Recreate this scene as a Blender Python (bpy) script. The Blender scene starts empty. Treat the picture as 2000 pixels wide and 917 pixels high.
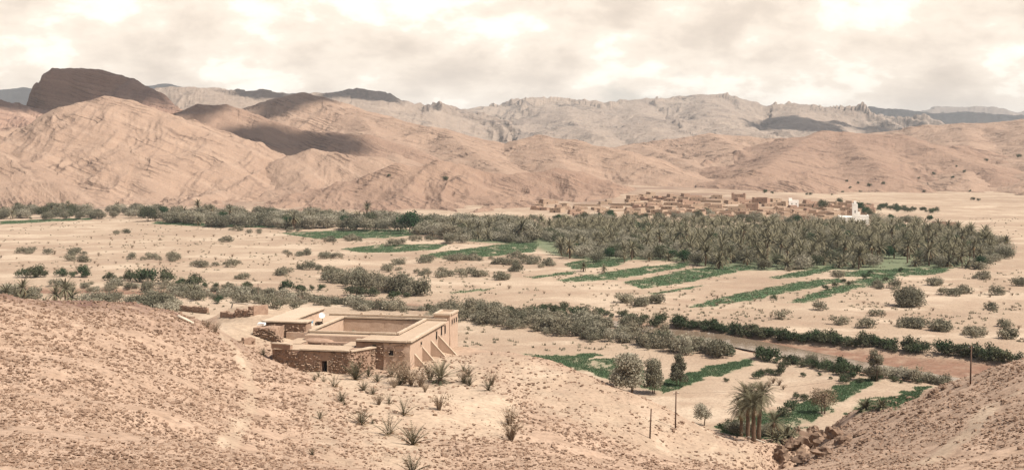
import bpy, math, random, bmesh
import numpy as np
from mathutils import Vector, Matrix
from mathutils.bvhtree import BVHTree

R = math.radians
random.seed(7)
SC = bpy.context.scene
COL = SC.collection

# ------------------------------------------------------------------ camera, sky, sun, exposure
FPX, HZ, CAMZ = 2414.0, 290.0, 50.0           # focal length and horizon row in photograph pixels, eye height over the valley floor
cam = bpy.data.cameras.new("camera")
cam.sensor_width = 36.0
cam.lens = 36.0 * FPX / 2000.0
cam.shift_y = -(458.5 - HZ) / 2000.0
cam.clip_start, cam.clip_end = 0.5, 60000.0
co = bpy.data.objects.new("camera", cam); COL.objects.link(co)
co.location = (0, 0, CAMZ); co.rotation_euler = (R(90), 0, 0)
SC.camera = co

SKY_OFF = (23.7, 8.3, 5.0)
SUN_EL, SUN_AZ = 55.0, 118.0                   # azimuth from +Y (away from the camera) towards +X (right)
sl = bpy.data.lights.new("sun", 'SUN'); sl.energy = 5.0; sl.angle = R(0.53); sl.color = (1.0, 0.93, 0.84)
so = bpy.data.objects.new("sun", sl); COL.objects.link(so)
sdir = Vector((math.sin(R(SUN_AZ)) * math.cos(R(SUN_EL)), math.cos(R(SUN_AZ)) * math.cos(R(SUN_EL)), math.sin(R(SUN_EL))))
so.rotation_euler = sdir.to_track_quat('Z', 'Y').to_euler()
so.location = (0, 0, 3000)

w = bpy.data.worlds.new("World"); SC.world = w; w.use_nodes = True
nt = w.node_tree; nt.nodes.clear()
def N(t, typ, **kw):
    n = t.nodes.new(typ)
    for k, v in kw.items():
        if hasattr(n, k): setattr(n, k, v)
        else: n.inputs[k].default_value = v
    return n
def L(t, a, b): t.links.new(a, b)
def ramp(t, fac, stops, interp='LINEAR'):
    r = t.nodes.new('ShaderNodeValToRGB'); r.color_ramp.interpolation = interp
    e = r.color_ramp.elements
    e[0].position, e[0].color = stops[0][0], (*stops[0][1], 1) if len(stops[0][1]) == 3 else stops[0][1]
    e[1].position, e[1].color = stops[-1][0], (*stops[-1][1], 1)
    for p, c in stops[1:-1]:
        x = e.new(p); x.color = (*c, 1)
    L(t, fac, r.inputs[0]); return r.outputs[0]
def math_(t, op, a, b=None, c=None, clamp=False):
    n = t.nodes.new('ShaderNodeMath'); n.operation = op; n.use_clamp = clamp
    for i, v in enumerate((a, b, c)):
        if v is None: continue
        if isinstance(v, (int, float)): n.inputs[i].default_value = v
        else: L(t, v, n.inputs[i])
    return n.outputs[0]
def mixc(t, fac, a, b, mode='MIX'):
    n = t.nodes.new('ShaderNodeMix'); n.data_type = 'RGBA'; n.blend_type = mode; n.clamp_factor = True
    for s, v in ((n.inputs[0], fac), (n.inputs[6], a), (n.inputs[7], b)):
        if isinstance(v, (int, float)): s.default_value = v
        elif isinstance(v, tuple): s.default_value = (*v, 1) if len(v) == 3 else v
        else: L(t, v, s)
    return n.outputs[2]
def noise_n(t, vec, scale, detail=4.0, rough=0.55, dist=0.0, dim='3D'):
    n = N(t, 'ShaderNodeTexNoise', noise_dimensions=dim)
    n.inputs['Scale'].default_value = scale; n.inputs['Detail'].default_value = detail
    n.inputs['Roughness'].default_value = rough; n.inputs['Distortion'].default_value = dist
    if vec is not None: L(t, vec, n.inputs['Vector'])
    return n.outputs[0]

sky = N(nt, 'ShaderNodeTexSky', sky_type='NISHITA', sun_disc=False, sun_elevation=R(SUN_EL), sun_rotation=R(SUN_AZ), air_density=1.0, dust_density=2.5)
tc = N(nt, 'ShaderNodeTexCoord')
sep = N(nt, 'ShaderNodeSeparateXYZ'); L(nt, tc.outputs['Generated'], sep.inputs[0])
dz = math_(nt, 'MAXIMUM', sep.outputs[2], 0.0)
den = math_(nt, 'ADD', dz, 0.42)
cmb = N(nt, 'ShaderNodeCombineXYZ')
L(nt, math_(nt, 'DIVIDE', sep.outputs[0], den), cmb.inputs[0])
L(nt, math_(nt, 'DIVIDE', sep.outputs[1], den), cmb.inputs[1])
cv = N(nt, 'ShaderNodeVectorMath', operation='ADD'); L(nt, cmb.outputs[0], cv.inputs[0]); cv.inputs[1].default_value = (3.7, 1.3, 0.0)
cl1 = noise_n(nt, cv.outputs[0], 1.6, 9.0, 0.56, 0.25)          # where the cloud is
cv2 = N(nt, 'ShaderNodeVectorMath', operation='ADD'); L(nt, cmb.outputs[0], cv2.inputs[0]); cv2.inputs[1].default_value = SKY_OFF
cl2 = noise_n(nt, cv2.outputs[0], 3.6, 12.0, 0.55, 0.25)         # thick grey bellies / thin bright rims
puff = noise_n(nt, cv2.outputs[0], 12.0, 8.0, 0.60, 0.0)
cl2 = math_(nt, 'ADD', cl2, math_(nt, 'MULTIPLY', math_(nt, 'SUBTRACT', puff, 0.5), 0.40))
cover = math_(nt, 'ADD', cl1, math_(nt, 'MULTIPLY', math_(nt, 'SUBTRACT', 0.35, dz), 0.55))   # low in the sky one sees clouds behind clouds
mask = ramp(nt, cover, [(0.42, (0, 0, 0)), (0.56, (1, 1, 1))])
belly = ramp(nt, cl2, [(0.28, (1.50, 1.39, 1.22)), (0.43, (1.27, 1.135, 0.965)), (0.465, (1.12, 0.965, 0.80)), (0.53, (1.02, 0.865, 0.71)), (0.60, (0.88, 0.735, 0.60)), (0.70, (0.76, 0.63, 0.515))])
bg1 = N(nt, 'ShaderNodeBackground', Strength=0.07); L(nt, sky.outputs[0], bg1.inputs[0])
bg2 = N(nt, 'ShaderNodeBackground', Strength=0.67); L(nt, belly, bg2.inputs[0])
mx = N(nt, 'ShaderNodeMixShader'); L(nt, mask, mx.inputs[0]); L(nt, bg1.outputs[0], mx.inputs[1]); L(nt, bg2.outputs[0], mx.inputs[2])
wo = N(nt, 'ShaderNodeOutputWorld'); L(nt, mx.outputs[0], wo.inputs[0])

SC.view_settings.view_transform = 'Standard'; SC.view_settings.look = 'None'
SC.view_settings.exposure = 0.66; SC.view_settings.gamma = 1.0; SC.view_settings.use_curve_mapping = False
cy = SC.cycles
cy.max_bounces = 5; cy.diffuse_bounces = 2; cy.glossy_bounces = 2; cy.transmission_bounces = 3; cy.volume_bounces = 0; cy.transparent_max_bounces = 8
cy.use_denoising = True
cy.sample_clamp_indirect = 8.0

# ------------------------------------------------------------------ numpy noise and pixel helpers
_rs = np.random.RandomState(11)
_perm = _rs.permutation(512).astype(np.int64); _perm = np.concatenate([_perm, _perm, _perm])
_ang = _rs.rand(512) * 2 * np.pi
_gx, _gy = np.cos(_ang), np.sin(_ang)
def gnoise(x, y):
    xi = np.floor(x).astype(np.int64); yi = np.floor(y).astype(np.int64)
    fx = x - xi; fy = y - yi; xi &= 511; yi &= 511
    u = fx * fx * fx * (fx * (fx * 6 - 15) + 10); v = fy * fy * fy * (fy * (fy * 6 - 15) + 10)
    def g(ix, iy, dx, dy):
        h = _perm[_perm[ix] + iy] & 511
        return _gx[h] * dx + _gy[h] * dy
    x1 = (xi + 1) & 511; y1 = (yi + 1) & 511
    a = g(xi, yi, fx, fy); b = g(x1, yi, fx - 1, fy); c = g(xi, y1, fx, fy - 1); d = g(x1, y1, fx - 1, fy - 1)
    return ((a + (b - a) * u) * (1 - v) + (c + (d - c) * u) * v) * 1.5
def fbm(x, y, o=5, rough=0.5, seed=0.0):
    r = np.zeros_like(x, dtype=float); a = 1.0; f = 1.0
    for i in range(o):
        r += a * gnoise(x * f + seed + i * 17.3, y * f - seed * 0.7 + i * 9.1); a *= rough; f *= 2.03
    return r
def ridged(x, y, o=4, rough=0.5, seed=0.0):
    r = np.zeros_like(x, dtype=float); a = 1.0; f = 1.0
    for i in range(o):
        r += a * (1 - 2 * np.abs(gnoise(x * f + seed + i * 13.7, y * f + seed * 0.3 + i * 5.9))); a *= rough; f *= 2.1
    return r
def sstep(a, b, x):
    t = np.clip((x - a) / (b - a), 0, 1); return t * t * (3 - 2 * t)
def PW(px, py, Y):
    return ((px - 1000.0) / FPX * Y, Y, CAMZ + (HZ - py) / FPX * Y)

def mesh_obj(name, verts, faces, mat=None, parent=None, smooth=True, link=True):
    me = bpy.data.meshes.new(name)
    if isinstance(verts, np.ndarray):
        me.vertices.add(len(verts)); me.vertices.foreach_set("co", verts.astype(np.float32).ravel())
        f = np.asarray(faces, dtype=np.int32); k = f.shape[1]
        me.loops.add(f.size); me.loops.foreach_set("vertex_index", f.ravel())
        me.polygons.add(len(f)); me.polygons.foreach_set("loop_start", np.arange(0, f.size, k, dtype=np.int32))
        me.update(calc_edges=True); me.validate()
    else:
        me.from_pydata(verts, [], faces); me.update()
    if mat: me.materials.append(mat)
    me.polygons.foreach_set("use_smooth", np.full(len(me.polygons), smooth))
    o = bpy.data.objects.new(name, me)
    if link: COL.objects.link(o)
    if parent: o.parent = parent
    return o
def grid_faces(nr, nc):
    i = np.arange(nr - 1)[:, None] * nc + np.arange(nc - 1)[None, :]
    return np.stack([i, i + 1, i + nc + 1, i + nc], -1).reshape(-1, 4)
def set_attr(o, name, arr):
    a = o.data.attributes.new(name, 'FLOAT', 'POINT'); a.data.foreach_set("value", np.asarray(arr, dtype=np.float32).ravel())
def struct(o):
    o["kind"] = "structure"; return o
def tag(o, label, cat, group=None):
    o["label"] = label; o["category"] = cat
    if group: o["group"] = group
    return o
def empty(name, loc=(0, 0, 0), rz=0.0, sc=1.0):
    o = bpy.data.objects.new(name, None); COL.objects.link(o); o.location = loc; o.rotation_euler = (0, 0, rz)
    o.scale = (sc, sc, sc) if isinstance(sc, (int, float)) else sc
    o.empty_display_size = 0.3
    return o

# ------------------------------------------------------------------ materials
def mat(name):
    m = bpy.data.materials.new(name); m.use_nodes = True
    t = m.node_tree; t.nodes.clear()
    o = t.nodes.new('ShaderNodeOutputMaterial'); p = t.nodes.new('ShaderNodeBsdfPrincipled')
    p.inputs['Roughness'].default_value = 0.95; p.inputs['Specular IOR Level'].default_value = 0.08
    L(t, p.outputs[0], o.inputs[0])
    return m, t, p
def attr_n(t, name):
    return N(t, 'ShaderNodeAttribute', attribute_name=name).outputs['Fac']
def obj_vec(t): return N(t, 'ShaderNodeTexCoord').outputs['Object']
def bump(t, p, h, dist, strength=1.0):
    b = t.nodes.new('ShaderNodeBump'); b.inputs['Strength'].default_value = strength; b.inputs['Distance'].default_value = dist
    L(t, h, b.inputs['Height']); L(t, b.outputs[0], p.inputs['Normal'])

def ground_material():
    m, t, p = mat("valley_soil")
    v = obj_vec(t)
    big = noise_n(t, v, 0.012, 5); mid = noise_n(t, v, 0.12, 6, 0.6); fine = noise_n(t, v, 1.6, 5, 0.65)
    flat = N(t, 'ShaderNodeMapping'); flat.inputs['Scale'].default_value = (0.016, 0.034, 1); L(t, v, flat.inputs[0])
    streak = noise_n(t, flat.outputs[0], 1.0, 7, 0.6)
    c = mixc(t, ramp(t, big, [(0.38, (0, 0, 0)), (0.62, (1, 1, 1))]), (0.345, 0.262, 0.188), (0.29, 0.212, 0.150))
    c = mixc(t, ramp(t, streak, [(0.52, (0, 0, 0)), (0.60, (1, 1, 1))]), c, (0.40, 0.312, 0.228))
    c = mixc(t, math_(t, 'MULTIPLY', ramp(t, streak, [(0.33, (1, 1, 1)), (0.44, (0, 0, 0))]), 0.55), c, (0.24, 0.172, 0.125))
    mott = noise_n(t, v, 0.05, 7, 0.68)
    c = mixc(t, math_(t, 'MULTIPLY', ramp(t, mott, [(0.50, (0, 0, 0)), (0.63, (1, 1, 1))]), 0.6), c, (0.265, 0.183, 0.128))
    c = mixc(t, math_(t, 'MULTIPLY', ramp(t, mott, [(0.33, (1, 1, 1)), (0.42, (0, 0, 0))]), 0.5), c, (0.42, 0.335, 0.25))
    # slopes: stony brown soil
    st = noise_n(t, v, 0.35, 6, 0.65)
    stony = mixc(t, ramp(t, st, [(0.35, (0, 0, 0)), (0.65, (1, 1, 1))]), (0.275, 0.190, 0.134), (0.375, 0.268, 0.195))
    c = mixc(t, attr_n(t, "stony"), c, stony)
    c = mixc(t, attr_n(t, "purple"), c, (0.15, 0.09, 0.07))
    pale = mixc(t, mid, (0.37, 0.275, 0.195), (0.45, 0.35, 0.255))
    c = mixc(t, attr_n(t, "pale"), c, pale)
    c = mixc(t, attr_n(t, "mud"), c, mixc(t, mid, (0.165, 0.092, 0.062), (0.225, 0.132, 0.09)))
    c = mixc(t, attr_n(t, "green"), c, mixc(t, mid, (0.070, 0.112, 0.058), (0.105, 0.145, 0.076)))
    sp = ramp(t, fine, [(0.35, (0.72, 0.72, 0.72)), (0.5, (1, 1, 1)), (0.7, (1.12, 1.12, 1.12))])
    c = mixc(t, 1.0, c, sp, 'MULTIPLY')
    L(t, c, p.inputs['Base Color'])
    h = math_(t, 'ADD', math_(t, 'MULTIPLY', fine, 0.35), mid)
    bump(t, p, h, 0.35, 0.7)
    return m
# ------------------------------------------------------------------ the valley floor and the near slopes: one sheet
CTRL = [  # photograph pixel and distance of points on the near slopes
 (0,917,55),(250,917,60),(500,917,68),(650,917,82),(800,917,95),(1000,917,97),(1250,917,118),(1420,917,138),(1500,917,150),
 (1750,917,104),(2000,917,78),(1620,917,128),
 (0,750,84),(250,750,98),(120,650,112),(480,750,128),(450,850,90),(600,830,112),(600,745,160),(430,655,172),(300,660,135),
 (0,577,138),(100,584,142),(210,592,147),(340,612,160),(400,622,176),
 (800,860,112),(860,745,170),(960,800,142),(1100,830,138),
 (1000,692,190),(1100,722,184),(1250,777,176),(1330,815,178),(1400,850,180),(1180,870,132),
 (1530,885,160),(1470,862,196),(1570,850,176),(1640,806,186),(1815,765,176),(1900,736,170),(2000,709,164),(1880,800,140),(2000,800,112),(1850,850,122),(1700,850,150),
 (2200,650,160),(2200,800,105),(-250,560,140),(-250,760,80),(1700,790,180),
]
_P = [PW(*c) for c in CTRL]
_P += [(0,0,46.2),(-60,0,48),(60,0,47),(0,-60,56),(-60,-60,58),(60,-60,56),(0,25,42),(-18,30,41.2),(18,30,41),(-40,30,42),(40,40,38.5)]
# the terrace the farmstead stands on, and where the slopes run out under the valley floor
HA, HROT = (-15.2, 184.1), R(-11.0)            # near right corner of the farmstead and its turn
def HW(r, b):                                   # metres left along its front / back along its side -> world
    return (HA[0] - r * math.cos(HROT) - b * math.sin(HROT), HA[1] - r * math.sin(HROT) + b * math.cos(HROT))
_P += [(*HW(*k[:2]), k[2]) for k in ((11,-5,17.1),(16,-5,17.4),(20.5,-4.5,18.4),(5,-4,17.1),(0,-2.5,17.1),(-3.5,2,16.8),(-4,12,16.6),(-4,22,16.2),(-3,31,15.6),(8,31,16.5),(20,31,18.0),(28,20,21.2),(27,8,20.9),(25,3,20.6),(23,0,19.6),(31,10,22.4),(11,10,17.9),(11,20,17.9),(38,30,22.0),(33,38,19.5))]
_P += [(x, y, -4.0) for x, y in ((-70,255),(-110,215),(-10,262),(20,244),(45,232),(64,222),(92,226))]
_P += [(x, y, -9.0) for x, y in ((-160,230),(-90,300),(0,300),(60,270),(110,262),(160,250))]
_P += [(-220,190,5),(-200,60,42),(200,60,40),(190,150,24),(150,190,10),(230,190,2)]
_P += [((p - 1000) / FPX * Y_, Y_, z_) for p, Y_, z_ in ((-150,158,27),(0,158,26.5),(50,161,26),(100,164,25.5),(150,167,25),(210,170,24),(270,176,23.5),(320,184,22),(360,196,21),(400,214,20),(450,226,19.5),(0,180,17),(120,186,16),(240,196,15),(330,208,15),(400,232,14))]
_P = np.array(_P)
def _tps(r2): return r2 * np.log(r2 + 1e-9)
def _fit():
    n = len(_P); xy = _P[:, :2] / 100.0
    d2 = ((xy[:, None] - xy[None]) ** 2).sum(-1)
    A = np.zeros((n + 3, n + 3)); A[:n, :n] = _tps(d2) + np.eye(n) * 0.004
    A[:n, n] = 1; A[:n, n + 1:] = xy; A[n, :n] = 1; A[n + 1:, :n] = xy.T
    return np.linalg.solve(A, np.concatenate([_P[:, 2], np.zeros(3)])), xy
_W, _XY = _fit()
def near_z(x, y):
    sh = x.shape; x = x.ravel() / 100.0; y = y.ravel() / 100.0
    out = _W[-3] + _W[-2] * x + _W[-1] * y
    for k in range(len(_XY)):
        out += _W[k] * _tps((x - _XY[k, 0]) ** 2 + (y - _XY[k, 1]) ** 2)
    return out.reshape(sh)
def flat_pt(px, py, z=0.0):
    Y = FPX * (CAMZ - z) / (py - HZ); return ((px - 1000.0) / FPX * Y, Y)
def poly_dist(x, y, pts):
    d = np.full(x.shape, 1e9)
    for (ax, ay), (bx, by) in zip(pts[:-1], pts[1:]):
        ux, uy = bx - ax, by - ay; l2 = ux * ux + uy * uy
        t = np.clip(((x - ax) * ux + (y - ay) * uy) / l2, 0, 1)
        d = np.minimum(d, np.hypot(x - ax - t * ux, y - ay - t * uy))
    return d
def in_poly(x, y, pts):
    r = np.zeros(x.shape, bool); n = len(pts)
    for i in range(n):
        ax, ay = pts[i]; bx, by = pts[(i + 1) % n]
        if ay == by: continue
        c = ((ay > y) != (by > y)) & (x < (bx - ax) * (y - ay) / (by - ay) + ax); r ^= c
    return r
def soft_poly(x, y, pts, soft=1.5):
    d = poly_dist(x, y, pts + pts[:1]); s = np.where(in_poly(x, y, pts), d, -d)
    return sstep(-soft, soft, s)
RIVER_TOP = [(-200,556),(200,560),(450,565),(650,576),(760,584),(850,592),(960,598),(1090,606),(1200,619),(1300,633),(1400,643),(1500,656),(1600,669),(1700,681),(1800,691),(1960,706),(2300,735)]
RIVER_BOT = [(2300,800),(1960,764),(1830,748),(1700,728),(1600,711),(1500,692),(1400,672),(1300,655),(1200,638),(1090,622),(960,612),(850,606),(760,601),(650,590),(450,578),(200,572),(-200,566)]
RIVER = [flat_pt(*p) for p in RIVER_TOP + RIVER_BOT]
WATER_TOP = [(560,579.5),(700,588),(830,598),(960,602),(1090,611),(1200,625),(1290,640),(1400,650),(1500,668),(1600,688),(1690,706),(1780,721),(1900,742),(2300,775)]
WATER_BOT = [(2300,795),(1900,757),(1780,738),(1690,725),(1600,709),(1500,690),(1400,670),(1300,653),(1200,636),(1090,620),(960,610),(830,604.5),(700,594),(560,583)]
WATER = [flat_pt(*p, -0.7) for p in WATER_TOP + WATER_BOT]
def ground_z(x, y):
    n = near_z(x, y)
    n = n + 0.28 * fbm(x / 6, y / 6, 4, 0.5, 3.0) + 0.7 * fbm(x / 28, y / 28, 3, 0.5, 8.0)
    # the gully and its crumbling rock edge
    g = poly_dist(x, y, [PW(1500,917,150)[:2], PW(1540,880,166)[:2], PW(1600,845,180)[:2], PW(1570,800,200)[:2]])
    n = n - 4.2 * np.exp(-(g / 2.6) ** 2) * (1 + 0.5 * fbm(x / 3, y / 3, 3, 0.6, 6.0))
    far = sstep(200, 330, y) * 1.0
    p = 0.35 * fbm(x / 60, y / 60, 4, 0.5, 1.0) + 0.12 * fbm(x / 9, y / 9, 3, 0.5, 5.0)
    p = p * (1 + sstep(500, 1500, y))
    p = p + 13.0 * np.exp(-(((x - 95) / 190) ** 2 + ((y - 1230) / 170) ** 2))          # rise the village climbs
    p = p + 5.0 * np.exp(-(((x - 210) / 110) ** 2 + ((y - 1060) / 90) ** 2))
    p = p - 1.15 * soft_poly(x, y, RIVER, 2.2)
    n = np.where(y > 420, -30.0, n)
    k = 0.9                                                                          # smooth union of slope and floor
    h = np.clip(0.5 + 0.5 * (n - p) / (2 * k), 0, 1)
    return p + (n - p) * h + 2 * k * h * (1 - h) * 0.5, sstep(-0.5, 2.5, n - p)

def build_ground():
    uf = np.linspace(-0.47, 0.47, 700); uc = np.concatenate([np.linspace(0.50, 1.0, 14), np.linspace(1.2, 6.0, 10)])
    u = np.concatenate([-uc[::-1], uf, uc])
    Y = [-30.0]
    while Y[-1] < 46: Y.append(Y[-1] + 2.0)
    while Y[-1] < 1500: Y.append(Y[-1] * 1.0058 if Y[-1] > 90 else Y[-1] + 0.5)
    while Y[-1] < 14000: Y.append(Y[-1] * 1.05)
    Y = np.array(Y)
    yy, uu = np.meshgrid(Y, u, indexing='ij')
    xx = uu * (yy + 14 * sstep(46, 0, yy) + np.where(yy < 0, -yy * 1.6, 0))
    zz, slope = ground_z(xx, yy)
    V = np.stack([xx, yy, zz], -1).reshape(-1, 3)
    o = struct(mesh_obj("ground", V, grid_faces(len(Y), len(u)), ground_material()))
    x, y = xx, yy
    # projected photograph coordinates of each vertex, used only to say which patch of soil it belongs to
    px = 1000 + FPX * x / np.maximum(y, 1); py = HZ + (CAMZ - zz) * FPX / np.maximum(y, 1)
    yard = soft_poly(x, y, [PW(*c)[:2] for c in ((560,735,186),(640,760,160),(690,830,118),(740,917,94),(850,917,96),(830,860,114),(1000,860,126),(1010,770,158),(930,720,185),(880,700,206),(760,740,178))], 3.0)
    path = poly_dist(x, y, [PW(*c)[:2] for c in ((420,640,180),(435,670,165),(470,710,142),(492,750,128),(490,790,112),(465,830,97),(440,880,84))])
    path2 = poly_dist(x, y, [PW(*c)[:2] for c in ((1990,745,138),(1940,765,136),(1905,810,128),(1918,850,118),(1880,880,112),(1780,917,102))])
    path3 = poly_dist(x, y, [PW(*c)[:2] for c in ((700,917,86),(640,870,100),(620,800,128),(655,760,155))])
    sand = soft_poly(x, y, [PW(*c)[:2] for c in ((900,690,205),(1000,692,190),(1250,777,176),(1400,850,180),(1500,900,158),(1250,860,140),(1080,800,150),(960,730,180))], 4.0)
    jit = 0.5 * fbm(x / 4, y / 4, 4, 0.55, 2.0)
    stony = slope * (1 - np.clip(np.maximum.reduce([yard * (0.75 + jit), 0.8 * sstep(1.1, 0.2, path + jit), 0.8 * sstep(1.7, 0.5, path2 + jit), 0.6 * sstep(1.6, 0.4, path3 + jit), 0.75 * sand + jit * 0.5 * sand, sstep(-20, -8, px - 440) * sstep(690, 660, py) * (y > 150)]), 0, 1))
    pale = slope * np.clip(np.maximum.reduce([0.55 * yard + 0.8 * jit * yard, 0.22 * sstep(1.0, 0.3, path + jit), 0.45 * sstep(1.4, 0.4, path2 + jit)]), 0, 1)
    fur = soft_poly(x, y, [PW(*c)[:2] for c in ((905,770,160),(990,762,160),(1005,850,132),(985,866,126),(930,850,130),(850,800,146),(820,770,158))], 1.5)
    pale = np.clip(pale + slope * fur * 0.55 * sstep(0.1, 0.7, np.sin(y * 2.1 + 0.5 * x + 2 * jit)), 0, 1); stony = stony * (1 - 0.8 * fur)
    rg = poly_dist(x, y, [PW(*c)[:2] for c in ((0,577,138),(100,584,142),(210,592,147),(340,612,160),(400,622,176))])
    purple = slope * np.clip(np.exp(-(rg / 9) ** 2) * (0.75 + jit * 1.4), 0, 1)
    purple = np.maximum(purple, np.clip(0.30 + 0.5 * fbm(x / 45, y / 45, 3, 0.5, 14), 0.05, 0.6) * sstep(930, 1060, y) * sstep(300, 200, x) * (y < 2500))   # reddish wash below the hills
    mud = soft_poly(x, y, RIVER, 2.5) * (1 - slope) * np.clip(0.9 + jit, 0, 1)
    set_attr(o, "stony", stony); set_attr(o, "pale", pale); set_attr(o, "purple", purple); set_attr(o, "mud", mud)
    set_attr(o, "green", np.zeros_like(x))
    return o, V, grid_faces(len(Y), len(u)), stony, Y, u, zz
ground, GV, GF, GSTONY, GY, GU, GZ = build_ground()
def gz(x, y):
    """height of the ground sheet at arrays x, y (y > 50)"""
    x = np.atleast_1d(np.asarray(x, float)); y = np.atleast_1d(np.asarray(y, float))
    i = np.clip(np.searchsorted(GY, y) - 1, 0, len(GY) - 2); ty = (y - GY[i]) / (GY[i + 1] - GY[i])
    u_ = x / y; j = np.clip(np.searchsorted(GU, u_) - 1, 0, len(GU) - 2); tu = (u_ - GU[j]) / (GU[j + 1] - GU[j])
    a = GZ[i, j] * (1 - tu) + GZ[i, j + 1] * tu; b = GZ[i + 1, j] * (1 - tu) + GZ[i + 1, j + 1] * tu
    return a * (1 - ty) + b * ty
def gz1(x, y): return float(gz(x, y)[0])
_I0 = int(np.searchsorted(GY, 50.0))
def hit(px, py, back=0.0):
    """where the line of sight through a photograph pixel meets the ground sheet"""
    uu_ = (px - 1000.0) / FPX; j = int(np.clip(np.searchsorted(GU, uu_) - 1, 0, len(GU) - 2)); t = (uu_ - GU[j]) / (GU[j + 1] - GU[j])
    z = GZ[_I0:, j] * (1 - t) + GZ[_I0:, j + 1] * t; Yr = GY[_I0:]; ray = CAMZ + (HZ - py) / FPX * Yr
    k = np.argmax(z >= ray)
    if k == 0: Y_ = Yr[0] if z[0] >= ray[0] else 1480.0
    else:
        d0 = ray[k - 1] - z[k - 1]; d1 = z[k] - ray[k]; Y_ = Yr[k - 1] + (Yr[k] - Yr[k - 1]) * d0 / (d0 + d1 + 1e-9)
    Y_ += back; x = uu_ * Y_
    return (x, Y_, gz1(x, Y_))

# ------------------------------------------------------------------ hills, mesa and mountains from their ridge lines
def rock_material(name, cols, lam, dip, warp=0.02, bands=0.6, grey=0.0, bumpd=2.6):
    m, t, p = mat(name)
    v = obj_vec(t)
    n1 = noise_n(t, v, 0.006 * (8 / lam) ** 0.5, 5, 0.6); n2 = noise_n(t, v, 0.06 * 8 / lam, 6, 0.65); n3 = noise_n(t, v, 0.6 * 8 / lam, 4, 0.7)
    dp = N(t, 'ShaderNodeVectorMath', operation='DOT_PRODUCT'); L(t, v, dp.inputs[0]); dp.inputs[1].default_value = dip
    s = math_(t, 'ADD', math_(t, 'MULTIPLY', dp.outputs['Value'], 1.0 / lam), math_(t, 'MULTIPLY', n1, 5.0))
    cb = N(t, 'ShaderNodeCombineXYZ'); L(t, s, cb.inputs[0])
    band = noise_n(t, cb.outputs[0], 0.8, 5, 0.7, dim='1D') if False else noise_n(t, cb.outputs[0], 0.8, 5, 0.7)
    c = mixc(t, ramp(t, n1, [(0.35, (0, 0, 0)), (0.65, (1, 1, 1))]), cols[0], cols[1])
    c = mixc(t, math_(t, 'MULTIPLY', ramp(t, band, [(0.48, (0, 0, 0)), (0.62, (1, 1, 1))]), bands), c, cols[2])
    c = mixc(t, math_(t, 'MULTIPLY', ramp(t, n2, [(0.5, (0, 0, 0)), (0.72, (1, 1, 1))]), 0.3), c, cols[3])
    # thin dark bed joints, ledge shade painted into their colour, where rock crops out
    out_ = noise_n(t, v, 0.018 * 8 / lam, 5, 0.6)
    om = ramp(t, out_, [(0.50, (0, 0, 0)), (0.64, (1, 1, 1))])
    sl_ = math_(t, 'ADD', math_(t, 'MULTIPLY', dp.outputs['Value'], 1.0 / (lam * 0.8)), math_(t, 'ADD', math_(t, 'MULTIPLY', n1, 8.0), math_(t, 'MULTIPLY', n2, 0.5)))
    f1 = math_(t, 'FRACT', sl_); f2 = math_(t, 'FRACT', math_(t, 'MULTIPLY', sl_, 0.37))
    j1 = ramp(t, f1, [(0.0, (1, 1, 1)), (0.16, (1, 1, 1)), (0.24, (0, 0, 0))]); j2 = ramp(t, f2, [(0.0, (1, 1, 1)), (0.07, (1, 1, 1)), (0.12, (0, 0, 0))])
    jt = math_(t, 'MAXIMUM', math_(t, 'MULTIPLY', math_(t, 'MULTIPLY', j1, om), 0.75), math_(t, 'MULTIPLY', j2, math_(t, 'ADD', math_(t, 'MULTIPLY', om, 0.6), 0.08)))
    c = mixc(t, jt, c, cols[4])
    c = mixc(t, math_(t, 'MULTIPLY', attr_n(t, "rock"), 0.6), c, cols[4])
    c = mixc(t, 1.0, c, ramp(t, n3, [(0.3, (0.8, 0.8, 0.8)), (0.65, (1.08, 1.08, 1.08))]), 'MULTIPLY')
    L(t, c, p.inputs['Base Color'])
    h = math_(t, 'ADD', math_(t, 'MULTIPLY', math_(t, 'SUBTRACT', math_(t, 'MULTIPLY', f1, math_(t, 'ADD', om, 0.15)), jt), 0.9), math_(t, 'MULTIPLY', band, 0.8))
    h = math_(t, 'ADD', math_(t, 'MULTIPLY', h, 1.0), math_(t, 'ADD', n2, math_(t, 'MULTIPLY', n3, 0.3)))
    bump(t, p, h, bumpd, 0.8)
    return m
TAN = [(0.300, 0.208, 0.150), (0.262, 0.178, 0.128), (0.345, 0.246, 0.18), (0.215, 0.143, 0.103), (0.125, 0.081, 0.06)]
BROWN = [(0.262, 0.176, 0.126), (0.228, 0.149, 0.108), (0.305, 0.211, 0.152), (0.19, 0.122, 0.09), (0.125, 0.082, 0.063)]
DARK = [(0.285, 0.185, 0.135), (0.235, 0.148, 0.11), (0.35, 0.235, 0.172), (0.17, 0.108, 0.084), (0.15, 0.095, 0.075)]
GREY = [(0.265, 0.207, 0.163), (0.215, 0.166, 0.132), (0.32, 0.252, 0.198), (0.16, 0.128, 0.105), (0.12, 0.098, 0.084)]
def dipv(ax, ay, az):
    l = math.sqrt(ax * ax + ay * ay + az * az); return (ax / l, ay / l, az / l)
M_TAN = rock_material("tan_strata", TAN, 7.0, dipv(0.42, 0.12, 1.0))
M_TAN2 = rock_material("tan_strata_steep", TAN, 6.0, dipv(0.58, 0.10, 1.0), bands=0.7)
M_BROWN = rock_material("brown_strata", BROWN, 6.0, dipv(0.45, 0.15, 1.0))
M_DARK = rock_material("dark_cliff_rock", DARK, 9.0, dipv(0.20, 0.05, 1.0), bands=0.8)
M_GREY = rock_material("grey_limestone", GREY, 45.0, dipv(0.2, -0.2, 1.0), bands=0.6, bumpd=9.0)
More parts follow.
